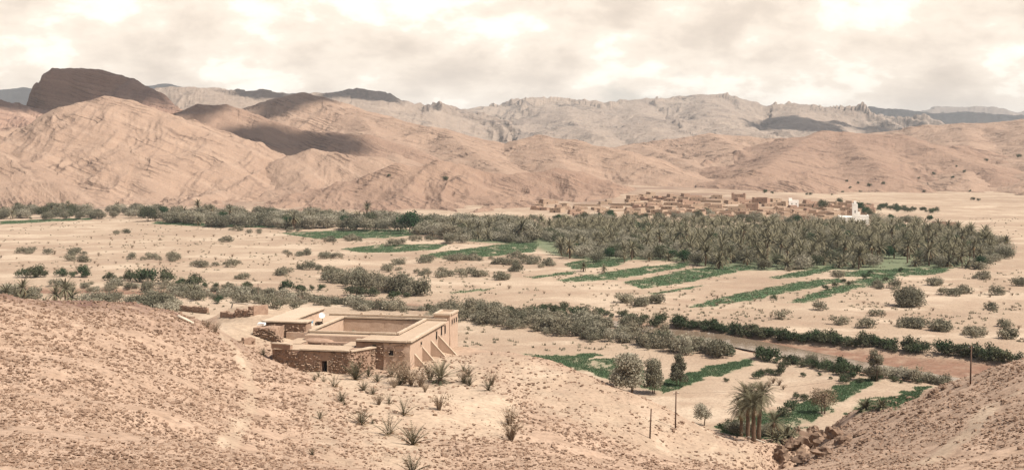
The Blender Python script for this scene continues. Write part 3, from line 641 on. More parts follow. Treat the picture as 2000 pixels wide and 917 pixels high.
# roof skins, a little proud, and the copings round the roofs
for k, (x0, x1, y0, y1, z) in enumerate(((-3.75, -0.35, 0.4, 24.2, ZR), (-8.3, -4.15, 0.6, 7.1, ZR - 0.02), (-18.3, -8.7, 5.5, 7.1, ZR - 0.04), (-18.3, -4.3, 24.4, 27.3, ZR - 0.03), (-22.1, -18.9, 7.9, 27.2, ZR - 0.01))):
    prism("roof", rect(x0, x1, y0, y1), z + 0.004, z + 0.05, M_ROOF, farm, seed=20 + k, seg=1.0, amp=0.05)
def coping(a, b, w=0.5, z0=None, h=0.4, s=1.0):
    z0 = ZR if z0 is None else z0
    c = strip("coping", a, b, w, z0 + 0.13, z0 + h, M_COPE, farm, seed=s); return c
def brush(a, b, w=0.44, z0=None, s=1.0):
    z0 = ZR if z0 is None else z0
    return strip("brushwood_layer", a, b, w, z0 + 0.004, z0 + 0.127, M_DARKWOOD, farm, seed=s, amp=0.04, top_amp=0.0)
for k, (a, b, w) in enumerate((((-0.05, -0.1), (-0.05, 20.8), 0.6), ((-8.4, 0.25), (-0.4, -0.02), 0.62), ((-4.05, 7.4), (-4.05, 23.9), 0.5), ((-18.4, 7.35), (-4.35, 7.35), 0.5), ((-18.6, 7.7), (-18.6, 24.1), 0.5), ((-18.3, 24.1), (-0.35, 24.1), 0.5), ((-22.2, 27.4), (-3.0, 27.4), 0.5))):
    coping(a, b, w, s=30 + k); brush(a, b, w * 0.86, s=40 + k)
for xk in (-16.5, -13.0, -9.2, -6.0):
    prism("drain_block", rect(xk, xk + 0.35, 27.2, 27.55), ZR + 0.41, ZR + 0.72, M_COPE, farm, seed=xk, seg=0.3)
# raised room at the back corner
prism("corner_room", rect(-2.7, 0.12, 24.45, 30.0), 12, 21.9, M_WALL, farm, seed=50, seg=0.6)
for a, b in (((-2.8, 24.5), (0.15, 24.5)), ((0.02, 24.9), (0.02, 30.0)), ((-2.6, 24.9), (-2.6, 30.0)), ((-2.3, 29.8), (-0.3, 29.8))):
    strip("coping", a, b, 0.55, 21.91, 22.2, M_COPE, farm, seed=51)
prism("roof", rect(-2.3, -0.3, 24.9, 29.5), 21.904, 21.96, M_ROOF, farm, seed=52)
def window(x, y, z, w_, h_, face, shutter=False):
    """face: 'r' on the right side (plane of constant x), 'f' on the front"""
    e = 0.03
    if face == 'r': fr, pa = [(x - 0.05, y - w_ / 2 - 0.09), (x + 0.10, y - w_ / 2 - 0.09), (x + 0.10, y + w_ / 2 + 0.09), (x - 0.05, y + w_ / 2 + 0.09)], rect(x - 0.05, x + 0.075, y - w_ / 2, y + w_ / 2)
    else: fr, pa = rect(x - w_ / 2 - 0.09, x + w_ / 2 + 0.09, y - 0.10, y + 0.05), rect(x - w_ / 2, x + w_ / 2, y - 0.075, y + 0.05)
    win = prism("window", pa, z, z + h_, M_VOID, farm, amp=0, seg=9, zseg=9)
    prism("sill", fr, z - 0.10, z - 0.004, M_COPE, win, amp=0, seg=9, zseg=9); prism("lintel", fr, z + h_ + 0.004, z + h_ + 0.12, M_WOOD, win, amp=0, seg=9, zseg=9)
    return win
for y in (25.7, 27.2, 28.7): window(0.14, y, 20.3, 0.42, 0.75, 'r')
for y, z, h_ in ((15.6, 19.3, 1.2), (18.8, 19.5, 1.5), (21.2, 19.4, 1.3), (6.2, 19.9, 0.35)): window(0.06, y, z, 0.34, h_, 'r')
window(-2.9, -0.03, 19.15, 0.6, 0.75, 'f')
window(-5.6, 0.24, 20.2, 0.5, 0.42, 'f')
# sloping buttresses along the side wall
for y, top, L_ in ((2.6, 18.9, 2.4), (7.2, 19.2, 2.6), (12.2, 19.5, 3.0), (17.0, 19.6, 3.2)):
    zb = 14.0; V = []
    for s in (-0.17, 0.17):
        V += [(-0.05, y + s, zb), (L_ + 0.9, y + s, zb), (L_ + 0.9, y + s, 15.4), (0.0, y + s, top), (-0.05, y + s, top)]
    b_ = mesh_obj("buttress", V, [(0, 1, 2, 3, 4), (9, 8, 7, 6, 5), (0, 5, 6, 1), (1, 6, 7, 2), (2, 7, 8, 3), (3, 8, 9, 4), (4, 9, 5, 0)], M_WALL, farm, smooth=False)
    V = []
    for s in (-0.19, 0.19):
        V += [(0.03, y + s, top + 0.01), (L_ + 0.95, y + s, 15.41), (L_ + 0.95, y + s, 15.56), (0.03, y + s, top + 0.16)]
    mesh_obj("capping", V, [(0, 1, 2, 3), (7, 6, 5, 4), (0, 4, 5, 1), (1, 5, 6, 2), (2, 6, 7, 3), (3, 7, 4, 0)], M_COPE, b_, smooth=False)
# the lower rubble wing in front, with its doorway and sunken court
ZW = 20.1
wing = [(-20.5, -2.9), (-15.5, -4.3), (-12.30, -4.3), (-12.30, -2.4), (-11.42, -2.4), (-11.42, -4.3), (-8.0, -4.3), (-5.3, 0.25), (-8.55, 0.28), (-8.55, 1.2), (-20.5, 1.2)]
prism("wing_wall", wing, 13, ZW, M_RUBBLE, farm, seed=60, amp=0.09, seg=0.5, zseg=0.45, top_amp=0.06)
prism("wing_wall", rect(-20.5, -17.5, 1.22, 7.4), 13, ZW - 0.01, M_RUBBLE, farm, seed=61, amp=0.08, top_amp=0.05)
prism("wing_wall", rect(-11.0, -8.55, 1.22, 5.18), 13, ZW - 0.012, M_RUBBLE, farm, seed=62, amp=0.06, top_amp=0.05)
prism("wing_wall", rect(-17.48, -11.02, 4.2, 5.17), 13, ZW - 0.014, M_RUBBLE, farm, seed=63, amp=0.06, top_amp=0.05)
prism("court_floor", rect(-17.45, -11.05, 1.25, 4.18), 13, 18.9, M_RUBBLE, farm, seed=64)
dw = prism("doorway", rect(-12.27, -11.45, -2.9, -2.42), 15.5, 18.72, M_VOID, farm, amp=0, seg=9, zseg=9)
prism("lintel", rect(-12.32, -11.40, -4.28, -2.45), 18.75, ZW - 0.03, M_RUBBLE, dw, seed=65, amp=0.02)
strip("door_post", (-11.28, -4.42), (-11.28, -4.28), 0.22, 15.5, 18.85, M_COPE, dw, seed=66, top_amp=0)
strip("wing_coping", (-15.6, -4.3), (-8.0, -4.35), 0.55, ZW + 0.15, ZW + 0.36, M_COPE, farm, seed=67)
strip("brushwood_layer", (-15.6, -4.3), (-8.0, -4.35), 0.62, ZW + 0.05, ZW + 0.147, M_DARKWOOD, farm, seed=68)
strip("wing_coping", (-7.9, -4.2), (-5.4, 0.1), 0.5, ZW + 0.08, ZW + 0.3, M_COPE, farm, seed=69, top_amp=0.1)
pp = strip("parapet", (-20.5, -2.95), (-17.2, -3.75), 0.6, ZW + 0.05, ZW + 0.75, M_RUBBLE, farm, seed=70)
strip("coping", (-20.6, -2.93), (-17.1, -3.77), 0.8, ZW + 0.76, ZW + 0.92, M_COPE, pp, seed=71)
for k, (x0, x1, y0, y1) in enumerate(((-20.0, -8.7, -3.8, 1.0), (-20.2, -17.8, 1.4, 7.0), (-10.9, -8.7, 1.3, 5.0))):
    prism("roof", rect(x0, x1, y0, y1), ZW + 0.07, ZW + 0.12, M_ROOF, farm, seed=72 + k, amp=0.15, seg=0.8)
G = []
G += stones_on((-20.4, -3.02), (-15.5, -4.38), 16.8, 20.0, rs4); G += stones_on((-15.5, -4.38), (-12.5, -4.38), 16.5, 20.0, rs4); G += stones_on((-11.1, -4.38), (-8.1, -4.38), 16.5, 20.0, rs4, 12)
G += stones_on((-7.95, -4.3), (-5.35, 0.15), 16.5, 20.0, rs4, 10); G += stones_on((-5.2, -0.03), (-0.6, -0.03), 18.3, 20.9, rs4, 6, size=(0.18, 0.34)); G += stones_on((-17.4, 4.15), (-11.1, 4.15), 19.0, 20.0, rs4)
V, F = join_geo(G); sf = mesh_obj("stone_facing", V, F, M_STONE, farm, smooth=False); sf["kind"] = "stuff"
# rounded mud oven mass and rubble rim beside the court
def dome(name, c, rx, ry, h, m, parent, seed=1.0, n=20, k=6):
    V, F = [], []
    for i in range(k + 1):
        th = math.pi / 2 * i / k
        for j in range(n):
            a = 2 * math.pi * j / n; q = 1 + 0.13 * float(gnoise(np.array([math.cos(a) * 1.7 + seed]), np.array([math.sin(a) * 1.7 + th]))[0])
            V.append((c[0] + rx * q * math.cos(th) * math.cos(a), c[1] + ry * q * math.cos(th) * math.sin(a), c[2] - 0.1 + (h + 0.1) * math.sin(th)))
    for i in range(k):
        for j in range(n): F.append((i * n + j, i * n + (j + 1) % n, (i + 1) * n + (j + 1) % n, (i + 1) * n + j))
    return mesh_obj(name, V, F, m, parent)
dome("oven_mound", (-16.2, 5.0, ZW), 2.6, 1.0, 0.5, M_RUBBLE, farm, 4.0)
# left range with its arm to the back
prism("left_room", rect(-26.6, -19.3, 8.0, 10.6), 14, 22.3, M_RUBBLE, farm, seed=80)
prism("left_room", rect(-26.6, -22.43, 10.62, 25.2), 14, 22.28, M_WALL, farm, seed=81)
prism("left_roof", rect(-26.75, -19.1, 7.75, 10.6), 22.43, 22.62, M_COPE, farm, seed=82, amp=0.08, top_amp=0.05)
strip("brushwood_layer", (-26.6, 7.95), (-19.2, 7.95), 0.4, 22.31, 22.425, M_DARKWOOD, farm, seed=83)
prism("left_roof", rect(-26.75, -22.2, 10.64, 25.4), 22.41, 22.6, M_COPE, farm, seed=84, amp=0.08, top_amp=0.05)
strip("brushwood_layer", (-22.45, 10.7), (-22.45, 25.2), 0.4, 22.29, 22.405, M_DARKWOOD, farm, seed=85)
V, F = join_geo(stones_on((-26.4, 7.93), (-19.5, 7.93), 20.9, 22.2, rs4, 7)); sf = mesh_obj("stone_facing", V, F, M_STONE, farm, smooth=False); sf["kind"] = "stuff"

# tumbledown stone hut against the left range
hut = empty("stone_hut", (*HW(24.6, 5.6), 0), HROT); tag(hut, "tumbledown dry-stone hut with dark opening and leaning poles beside the farmstead", "hut")
prism("wall", [(-2.0, -1.3), (1.8, -1.6), (1.9, 1.6), (-1.0, 1.6), (-1.0, 0.6), (-2.0, 0.4)], 19.5, 22.0, M_RUBBLE, hut, seed=90, amp=0.2, seg=0.5, zseg=0.4, top_amp=0.45)
prism("doorway", rect(-2.22, -1.9, -0.9, 0.2), 20.2, 21.5, M_VOID, hut, amp=0.02, seg=0.5)
G = stones_on((-2.0, -1.38), (1.8, -1.66), 20.0, 21.9, rs4, 16, size=(0.2, 0.5)) + stones_on((1.9, -1.6), (3.2, -1.9), 20.0, 21.0, rs4, 16, size=(0.25, 0.5))
V, F = join_geo(G); sf = mesh_obj("rubble", V, F, M_STONE, hut, smooth=False); sf["kind"] = "stuff"
prism("tarpaulin", rect(-2.1, -0.9, 0.4, 1.3), 22.15, 22.5, M_WHITE, hut, seed=91, amp=0.15, seg=0.4)
for a, b in (((0.2, -1.9, 20.4), (1.2, -1.5, 22.6)), ((1.0, -2.0, 20.3), (0.6, -1.3, 22.5)), ((1.9, -2.1, 20.2), (1.3, -1.2, 22.3)), ((2.6, -2.2, 20.6), (0.8, -1.8, 21.6)), ((3.4, -2.4, 20.3), (1.6, -2.0, 21.1))):
    V, F = tube([a, b], 0.06, 0.045); mesh_obj("leaning_pole", V, F, M_WOOD, hut)

# dish, tub and bundle on the left roof terrace
zt = ZR + 0.05
dish = empty("satellite_dish", (*HW(20.6, 19.2), zt), HROT); tag(dish, "round white satellite dish on the farmstead roof terrace", "satellite dish")
V, F = [], []
for i in range(6):
    rr_ = 0.52 * i / 5
    for j in range(20):
        a = 2 * math.pi * j / 20; V.append((rr_ * math.cos(a), 0.16 * (i / 5) ** 2 * -1.0 + 0.0, rr_ * math.sin(a)))
for i in range(5):
    for j in range(20): F.append((i * 20 + j, i * 20 + (j + 1) % 20, (i + 1) * 20 + (j + 1) % 20, (i + 1) * 20 + j))
b_ = mesh_obj("bowl", V, F, M_WHITE, dish); b_.location = (0, 0, 1.05); b_.rotation_euler = (R(-28), 0, R(12))
V, F = tube([(0, 0.05, -0.02), (0, 0.06, 1.0)], 0.05, 0.05); mesh_obj("mast", V, F, M_POLE, dish)
V, F = tube([(0, -0.05, 0.5), (0.0, -0.75, 1.2)], 0.02, 0.02); mesh_obj("feed_arm", V, F, M_POLE, dish)
V, F = tube([(0, -0.75, 1.14), (0, -0.75, 1.3)], 0.06, 0.06); mesh_obj("feed_horn", V, F, M_POLE, dish)
tb = empty("plastic_tub", (*HW(21.5, 16.4), zt)); tag(tb, "pale blue plastic tub beside the satellite dish on the roof", "tub")
V, F = tube([(0, 0, 0), (0, 0, 0.6)], 0.26, 0.34, 12); mesh_obj("body", V, F, M_BLUE_P, tb)
V, F = tube([(0, 0, 0.55), (0, 0, 0.64)], 0.37, 0.37, 12); mesh_obj("rim", V, F, M_BLUE_P, tb)
o = prism("sheet_bundle", rect(-0.9, 0.5, -0.5, 0.4), 0, 0.3, M_WHITE, None, amp=0.2, seg=0.3, zseg=0.15, top_amp=0.15); o.location = (*HW(21.4, 14.8), zt); tag(o, "crumpled white sheet lying on the farmstead roof terrace", "sheet")
G = [rock_geo((0.1 * k, 0.15 * (k % 3), 0.18 + 0.13 * (k % 2)), 0.55, rs4, 0.8) for k in range(7)]
V, F = join_geo(G); o = mesh_obj("brushwood_heap", V, F, M_DARKWOOD, smooth=False); o.location = (*HW(20.2, 15.6), zt); o["kind"] = "stuff"; tag(o, "dark heap of fuel wood next to the satellite dish", "heap")

# old field walls on the saddle left of the farmstead
def ruin_wall(pts, h0, h1, label, w_=0.8, seed=1, stones=True):
    W = [hit(*p) for p in pts]; c = W[0]; e = empty("ruined_wall", c); tag(e, label, "wall")
    G = []
    for k, (a, b) in enumerate(zip(W[:-1], W[1:])):
        a_ = (a[0] - c[0], a[1] - c[1]); b_2 = (b[0] - c[0], b[1] - c[1]); hh = h0 + (h1 - h0) * (k + 0.5) / (len(W) - 1); zl = min(a[2], b[2]) - c[2]
        strip("wall_core", a_, b_2, w_, zl - 0.6, zl + hh, M_RUBBLE, e, seed=seed + k, amp=0.12, top_amp=0.25)
        G += stones_on((a_[0], a_[1] - w_ / 2), (b_2[0], b_2[1] - w_ / 2), zl - 0.1, zl + hh, rs4, 12, size=(0.22, 0.5)) + stones_on(a_, b_2, zl + hh, zl + hh + 0.1, rs4, 14, size=(0.25, 0.5))
    V, F = join_geo(G); sf = mesh_obj("wall_stones", V, F, M_STONE, e, smooth=False); sf["kind"] = "stuff"
ruin_wall([(326,603),(350,606),(378,609),(406,612)], 1.5, 1.9, "low dry-stone field wall behind the stony hill crest", seed=3)
ruin_wall([(436,617),(462,617),(490,616),(518,612)], 0.7, 1.7, "collapsed stone wall with a rising top behind the hut", 1.2, seed=13)
ruin_wall([(474,669),(490,670),(497,671)], 0.9, 0.9, "short stub of stone wall in front of the stone hut", seed=23)
def log(px, py, px2, py2, r, m, label):
    a, b = hit(px, py), hit(px2, py2); V, F = tube([(0, 0, r * 0.9), ((b[0] - a[0]) * 0.5, (b[1] - a[1]) * 0.5, (b[2] - a[2]) * 0.5 + r), (b[0] - a[0], b[1] - a[1], b[2] - a[2] + r * 0.8)], r, r * 0.7)
    o = mesh_obj("log", V, F, m); o.location = a; tag(o, label, "log")
M_BLEACH = plain_mat("sun_bleached_log", (0.50, 0.42, 0.33), 0.9)
log(347, 620, 378, 634, 0.22, M_BLEACH, "pale bleached log lying on the slope left of the path")
log(356, 615, 372, 622, 0.10, M_WOOD, "thin grey log beside the pale bleached log")
log(1458, 855, 1492, 866, 0.22, M_BLEACH, "pale fallen palm trunk at the foot of the tall date palms")
log(1640, 868, 1690, 842, 0.12, M_WOOD, "thin bare pole lying across the gully edge")
log(286, 596, 300, 607, 0.13, M_WOOD, "bare branch leaning on the hill crest among brushwood")
log(455, 592, 520, 600, 0.18, M_BLEACH, "long bleached trunk on the sand behind the collapsed wall")
# ------------------------------------------------------------------ the village beyond the grove
M_MUDS = [plaster_mat("village_mud_%s" % n, a, b, c, 0.25) for n, a, b, c in (("rose", (0.33, 0.228, 0.162), (0.37, 0.262, 0.19), (0.40, 0.295, 0.215)), ("tan", (0.35, 0.25, 0.178), (0.385, 0.285, 0.205), (0.41, 0.31, 0.23)), ("red", (0.30, 0.195, 0.14), (0.34, 0.23, 0.168), (0.37, 0.262, 0.195)))]
M_LIME = plain_mat("limewash", (0.82, 0.79, 0.73), 0.8, 0.05, 0.6)
def box_geo(x0, x1, y0, y1, z0, z1):
    return [(x0, y0, z0), (x1, y0, z0), (x1, y1, z0), (x0, y1, z0), (x0, y0, z1), (x1, y0, z1), (x1, y1, z1), (x0, y1, z1)], [(3, 2, 1, 0), (4, 5, 6, 7), (0, 1, 5, 4), (1, 2, 6, 5), (2, 3, 7, 6), (3, 0, 4, 7)]
def house_shell(w_, d, h, t=0.45, par=0.6):
    """walls with a parapet standing round a sunken flat roof"""
    g = [box_geo(-w_ / 2, w_ / 2, -d / 2, d / 2, -3.0, h - par)]
    g += [box_geo(-w_ / 2, w_ / 2, -d / 2, -d / 2 + t, h - par + .003, h), box_geo(-w_ / 2, w_ / 2, d / 2 - t, d / 2, h - par + .003, h), box_geo(-w_ / 2, -w_ / 2 + t, -d / 2 + t + .003, d / 2 - t - .003, h - par + .003, h - .05), box_geo(w_ / 2 - t, w_ / 2, -d / 2 + t + .003, d / 2 - t - .003, h - par + .003, h - .05)]
    return g
PROTO = []
def village_proto(w_, d, h, m, wins, door, upper=None, tower=False):
    e = empty("village_house"); g = house_shell(w_, d, h)
    V, F = join_geo(g); mesh_obj("wall", V, F, m, e, smooth=False)
    if upper:
        x0, x1, hh = upper; g = [box_geo(x0, x1, -d / 2 + 0.5, d / 2 - 0.5, h - 0.55, h + hh)]; V, F = join_geo(g); mesh_obj("upper_room", V, F, m, e, smooth=False)
    if tower:
        for sx in (-1, 1):
            g = [box_geo(sx * (w_ / 2 - 0.6) - 0.9, sx * (w_ / 2 - 0.6) + 0.9, -d / 2 - 0.25, -d / 2 + 1.5, -3, h + 1.6)]; V, F = join_geo(g); mesh_obj("tower", V, F, m, e, smooth=False)
    for (x, z, ww, hh) in wins:
        V, F = box_geo(x - ww / 2, x + ww / 2, -d / 2 - 0.03, -d / 2 + 0.1, z, z + hh); mesh_obj("window", V, F, M_VOID, e, smooth=False)
    if door is not None:
        V, F = box_geo(door - 0.55, door + 0.55, -d / 2 - 0.03, -d / 2 + 0.1, 0.0, 2.0); mesh_obj("door", V, F, M_DARKWOOD, e, smooth=False)
    PROTO.append(e)
village_proto(11, 9, 3.6, M_MUDS[0], [(-3, 1.4, .6, .8), (3.2, 1.4, .6, .8)], 0.2)
village_proto(8, 8, 4.8, M_MUDS[1], [(-2, 3.1, .6, .8), (2, 3.1, .6, .8)], -0.5)
village_proto(15, 8, 3.2, M_MUDS[2], [(-5, 1.3, .6, .7), (5, 1.3, .6, .7)], 2.0, (-7, -2, 2.4))
village_proto(9, 7, 6.2, M_MUDS[0], [(-2.6, 4.2, .7, .9), (0, 4.2, .7, .9), (2.6, 4.2, .7, .9)], 1.5)
village_proto(12, 10, 4.2, M_MUDS[1], [(-3.5, 1.8, .6, .8)], 2.6, (1, 5.6, 2.6))
village_proto(10, 9, 7.5, M_MUDS[2], [(-1.8, 5.0, .5, .9), (1.8, 5.0, .5, .9)], 0.0, None, True)
village_proto(20, 3.2, 2.4, M_MUDS[1], [], None)
village_proto(13, 9, 3.9, M_MUDS[0], [(4, 1.5, .6, .8)], -3.0, (-6, -1.5, 2.2))
VLAB = ["low rose-brown mud house with two windows in the hillside village", "square tan mud house with two upper windows in the hillside village", "long reddish mud house with a raised end room in the hillside village", "two-storey rose-brown mud house with three upper windows in the village", "tan mud house with a right-hand roof room in the hillside village", "tall reddish mud house with two corner towers in the village", "long low tan mud yard wall in the hillside village", "low rose-brown mud house with a left-hand roof room in the village"]
VCAT = ["house"] * 6 + ["wall", "house"]
def copy_tree(o, loc, rz, sc=(1, 1, 1)):
    c = o.copy(); COL.objects.link(c); c.location = loc; c.rotation_euler = (0, 0, rz); c.scale = sc
    for ch in o.children:
        k = ch.copy(); COL.objects.link(k); k.parent = c; k.matrix_parent_inverse = ch.matrix_parent_inverse
    return c
rv = random.Random(4)
spots = []
def try_spot(px, py, gap):
    p = hit(px, py)
    if p[1] > 1420: return None
    for q in spots:
        if abs(q[0] - p[0]) < gap and abs(q[1] - p[1]) < gap * 1.5: return None
    spots.append(p); return p
used = [False] * len(PROTO); nh = 0
VREG = [([(1240,384),(1440,387),(1600,398),(1625,418),(1560,430),(1400,424),(1240,420),(1190,408),(1225,395)], 110, 10.0), ([(1030,396),(1190,398),(1200,420),(1130,424),(1060,412)], 16, 13.0), ([(1430,392),(1690,402),(1700,425),(1600,432),(1440,426)], 40, 9.0)]
for poly, cnt, gap in VREG:
    xs = [p[0] for p in poly]; ys = [p[1] for p in poly]; tries = 0; made = 0
    while made < cnt and tries < cnt * 30:
        tries += 1; px = rv.uniform(min(xs), max(xs)); py = rv.uniform(min(ys), max(ys))
        if not in_poly(np.array([px]), np.array([py]), poly)[0]: continue
        p = try_spot(px, py, gap)
        if p is None: continue
        right = px > 1430
        k = rv.choices(range(8), [3, 3, 3, 1 + 2 * right, 2, 0.1 + 0.5 * right, 3 - 1.5 * right, 3])[0]
        s = rv.uniform(0.8, 1.2); rz = R(rv.choice([-28, -20, -14, 8, 20]) + rv.uniform(-6, 6))
        if not used[k]:
            o = PROTO[k]; used[k] = True; o.location = p; o.rotation_euler = (0, 0, rz); o.scale = (s, s, s * 0.58)
        else: o = copy_tree(PROTO[k], p, rz, (s, s * rv.uniform(0.8, 1.1), s * rv.uniform(0.42, 0.72)))
        tag(o, VLAB[k], VCAT[k], "village houses"); made += 1
for k, e in enumerate(PROTO):
    if not used[k]:
        for ch in list(e.children): bpy.data.objects.remove(ch)
        bpy.data.objects.remove(e)
# the mosque
mp_ = hit(1670, 437); mq = empty("mosque", mp_, R(-12), 1.15); tag(mq, "white mosque with a tall square minaret rising over the palm grove", "mosque"); S_ = mp_[1] / FPX
def part_boxes(name, boxes, m, par):
    V, F = join_geo([box_geo(*b) for b in boxes]); return mesh_obj(name, V, F, m, par, smooth=False)
part_boxes("prayer_hall", [(-9, 1.2, -3, 9, -2, 4.0), (1.3, 7.5, -3, 9, -2, 4.6)], M_LIME, mq)
part_boxes("parapet", [(-9.05, -8.6, -3.05, 9, 4.01, 4.5), (-9.05, 7.6, -3.06, -2.6, 4.61, 5.0), (7.1, 7.55, -2.55, 9, 4.61, 5.0)], M_LIME, mq)
mn = part_boxes("minaret", [(-1.7, 1.3, -3.8, -0.8, -2, 11.4)], M_LIME, mq)
part_boxes("battlement", [(-1.85 + 0.8 * k, -1.35 + 0.8 * k, -3.9, -3.5, 11.41, 11.9) for k in range(4)] + [(-1.85 + 0.8 * k, -1.35 + 0.8 * k, -1.1, -0.7, 11.41, 11.9) for k in range(4)], M_LIME, mn)
part_boxes("lantern", [(-0.9, 0.5, -3.0, -1.6, 11.42, 13.3)], M_LIME, mn)
part_boxes("window", [(-0.45, 0.05, -3.84, -3.7, 6.5, 8.0)], M_VOID, mn)
for x in (-6.0, -3.6, 4.2): part_boxes("window", [(x - 0.4, x + 0.4, -3.04, -2.9, 1.2, 2.3)], M_VOID, mq)
part_boxes("stair_step", [(1.32, 2.6, -3.3, -0.9, 4.62, 7.0)], M_LIME, mq)
wp = hit(1550, 407); wh = empty("white_house", wp, R(-10)); tag(wh, "white limewashed square house standing above the mud roofs", "house")
V, F = join_geo(house_shell(7.5, 7, 6.5)); mesh_obj("wall", V, F, M_LIME, wh, smooth=False)
part_boxes("roof_room", [(-3.7, -1.2, -1, 3, 5.95, 8.2)], M_LIME, wh)
for x in (-1.5, 1.8): part_boxes("window", [(x - 0.35, x + 0.35, -3.54, -3.4, 3.4, 4.4)], M_VOID, wh)
wp = hit(1183, 380); wh = empty("white_house", wp, R(-10)); tag(wh, "small white limewashed hut alone on the hillside above the village", "house")
V, F = join_geo(house_shell(6.5, 5, 2.8)); mesh_obj("wall", V, F, M_LIME, wh, smooth=False); part_boxes("window", [(-1.8, -1.2, -2.54, -2.4, 1.2, 1.9)], M_VOID, wh)
for (px, py, s, k) in ((1838, 440, 10, 0), (1862, 441, 5, 1)):
    p = hit(px, py); e = empty("mud_enclosure", p, R(-8)); tag(e, ("low mud-walled enclosure with a green tree on the plain beyond the grove", "small dark mud hut on the plain beyond the grove")[k], ("enclosure", "hut")[k])
    V, F = join_geo(house_shell(s, s * 0.8, 2.4, 0.5, 1.8 if k == 0 else 0.3)); mesh_obj("wall", V, F, M_MUDS[2], e, smooth=False)
# ------------------------------------------------------------------ plants
M_PALM = leaf_mat("palm_frond", (0.068, 0.062, 0.036), (0.215, 0.19, 0.125), 0.15, 0.4)
M_YARDPALM = leaf_mat("yard_palm_frond", (0.055, 0.050, 0.030), (0.13, 0.112, 0.072), 0.15, 0.9)
M_PALMDRY = leaf_mat("dry_frond", (0.20, 0.135, 0.07), (0.28, 0.20, 0.12), 0.15, 0.6)
M_OLIVE = leaf_mat("olive_leaf", (0.085, 0.082, 0.054), (0.225, 0.205, 0.148), 0.25, 0.7)
M_PALE = leaf_mat("pale_leaf", (0.20, 0.185, 0.13), (0.36, 0.325, 0.25), 0.3, 0.9)
M_DKGREEN = leaf_mat("dark_leaf", (0.048, 0.056, 0.032), (0.115, 0.115, 0.07), 0.2, 0.8)
M_DEEP = leaf_mat("deep_green_leaf", (0.035, 0.055, 0.029), (0.075, 0.092, 0.05), 0.2, 0.8)
M_SHRUB = leaf_mat("shrub_leaf", (0.14, 0.126, 0.087), (0.28, 0.245, 0.175), 0.25, 0.9)
M_DRY = leaf_mat("dry_twig", (0.17, 0.12, 0.078), (0.27, 0.205, 0.145), 0.1, 0.9)
M_BARK = plain_mat("palm_bark", (0.115, 0.075, 0.05), 0.95, 0.35, 3.0)
M_BARK2 = plain_mat("grey_bark", (0.13, 0.095, 0.07), 0.95, 0.3, 3.0)
rp = np.random.RandomState(77)
def frond_geo(V, F, base, az, el0, ln, droop, wd, seg=5, leaflets=0, rs=rp):
    """an arching frond; two folded strips, or single leaflets on a rib"""
    p = np.array(base, float); el = el0; st = ln / seg; P = [p.copy()]; D = []
    for i in range(seg):
        d = np.array([math.cos(az) * math.cos(el), math.sin(az) * math.cos(el), math.sin(el)]); D.append(d)
        p = p + d * st; P.append(p.copy()); el -= droop / seg * (0.5 + i / seg)
    D.append(D[-1]); side = np.array([-math.sin(az), math.cos(az), 0.0])
    if leaflets:
        n = leaflets
        for k in range(n):
            t = 0.16 + 0.84 * k / n; i = min(int(t * seg), seg - 1); q = P[i] + (P[i + 1] - P[i]) * (t * seg - i); d = D[i]
            lw = wd * (0.35 + 0.65 * math.sin(math.pi * min(t * 0.95 + 0.08, 1))); up = np.cross(side, d); up = -up if up[2] < 0 else up
            for s in (-1, 1):
                tip = q + s * side * lw * 0.75 + d * lw * 0.65 + up * lw * 0.16 - np.array([0, 0, lw * 0.14]); b0 = len(V)
                V += [tuple(q - d * st * 0.07), tuple(q + d * st * 0.07), tuple(tip + rs.randn(3) * 0.03)]; F.append((b0, b0 + 1, b0 + 2))
        b0 = len(V)                                        # the rib
        for i, q in enumerate(P):
            r = 0.035 * (1 - i / (seg + 1)); V += [tuple(q + side * r), tuple(q - side * r), tuple(q - np.array([0, 0, r * 1.5]))]
        for i in range(seg):
            for a, b in ((0, 1), (1, 2), (2, 0)): F.append((b0 + i * 3 + a, b0 + i * 3 + b, b0 + i * 3 + 3 + b, b0 + i * 3 + 3 + a))
    else:
        b0 = len(V)
        for i, q in enumerate(P):
            t = i / seg; w_ = wd * max(0.08, math.sin(math.pi * min(0.12 + 0.85 * t, 0.97))) * 0.55
            V += [tuple(q - side * w_ + np.array([0, 0, -w_ * 0.35])), tuple(q), tuple(q + side * w_ + np.array([0, 0, -w_ * 0.35]))]
        for i in range(seg):
            for a in (0, 1): F.append((b0 + i * 3 + a, b0 + i * 3 + a + 1, b0 + i * 3 + 4 + a, b0 + i * 3 + 3 + a))
def palm_geo(h, nf, ln, wd, leaflets=0, lean=0.0, seg=5, rs=rp, dead=8):
    tx, ty = lean * math.cos(rs.rand() * 6.28), lean * math.sin(rs.rand() * 6.28); top = (tx * h, ty * h, h)
    V, F = [], []
    for k in range(nf):
        f = k / nf; el = R(82) - R(118) * f ** 0.9 + rs.randn() * 0.10; az = k * 2.39996 + rs.randn() * 0.2
        frond_geo(V, F, (top[0] + 0.15 * math.cos(az), top[1] + 0.15 * math.sin(az), top[2]), az, el, ln * (0.8 + 0.3 * rs.rand()), R(75) * (0.6 + 0.5 * rs.rand()), wd, seg, leaflets, rs)
    VD, FD = [], []
    for k in range(dead):
        frond_geo(VD, FD, (top[0], top[1], top[2] - 0.1), k * 2.39996 + rs.rand(), R(-32) - rs.rand() * 0.5, ln * 0.75, R(45), wd * 0.8, 4, leaflets // 2, rs)
    pts = [(0, 0, -0.6)] + [(top[0] * t * t, top[1] * t * t, h * t) for t in (0.12, 0.3, 0.5, 0.7, 0.85, 1.0)]; TV, TF = tube(pts, 0.34, 0.24, 8)
    # leaf-base rings on the trunk
    TV = [(v[0] * (1 + 0.0), v[1], v[2]) for v in TV]
    return (TV, TF), (V, F), (VD, FD)
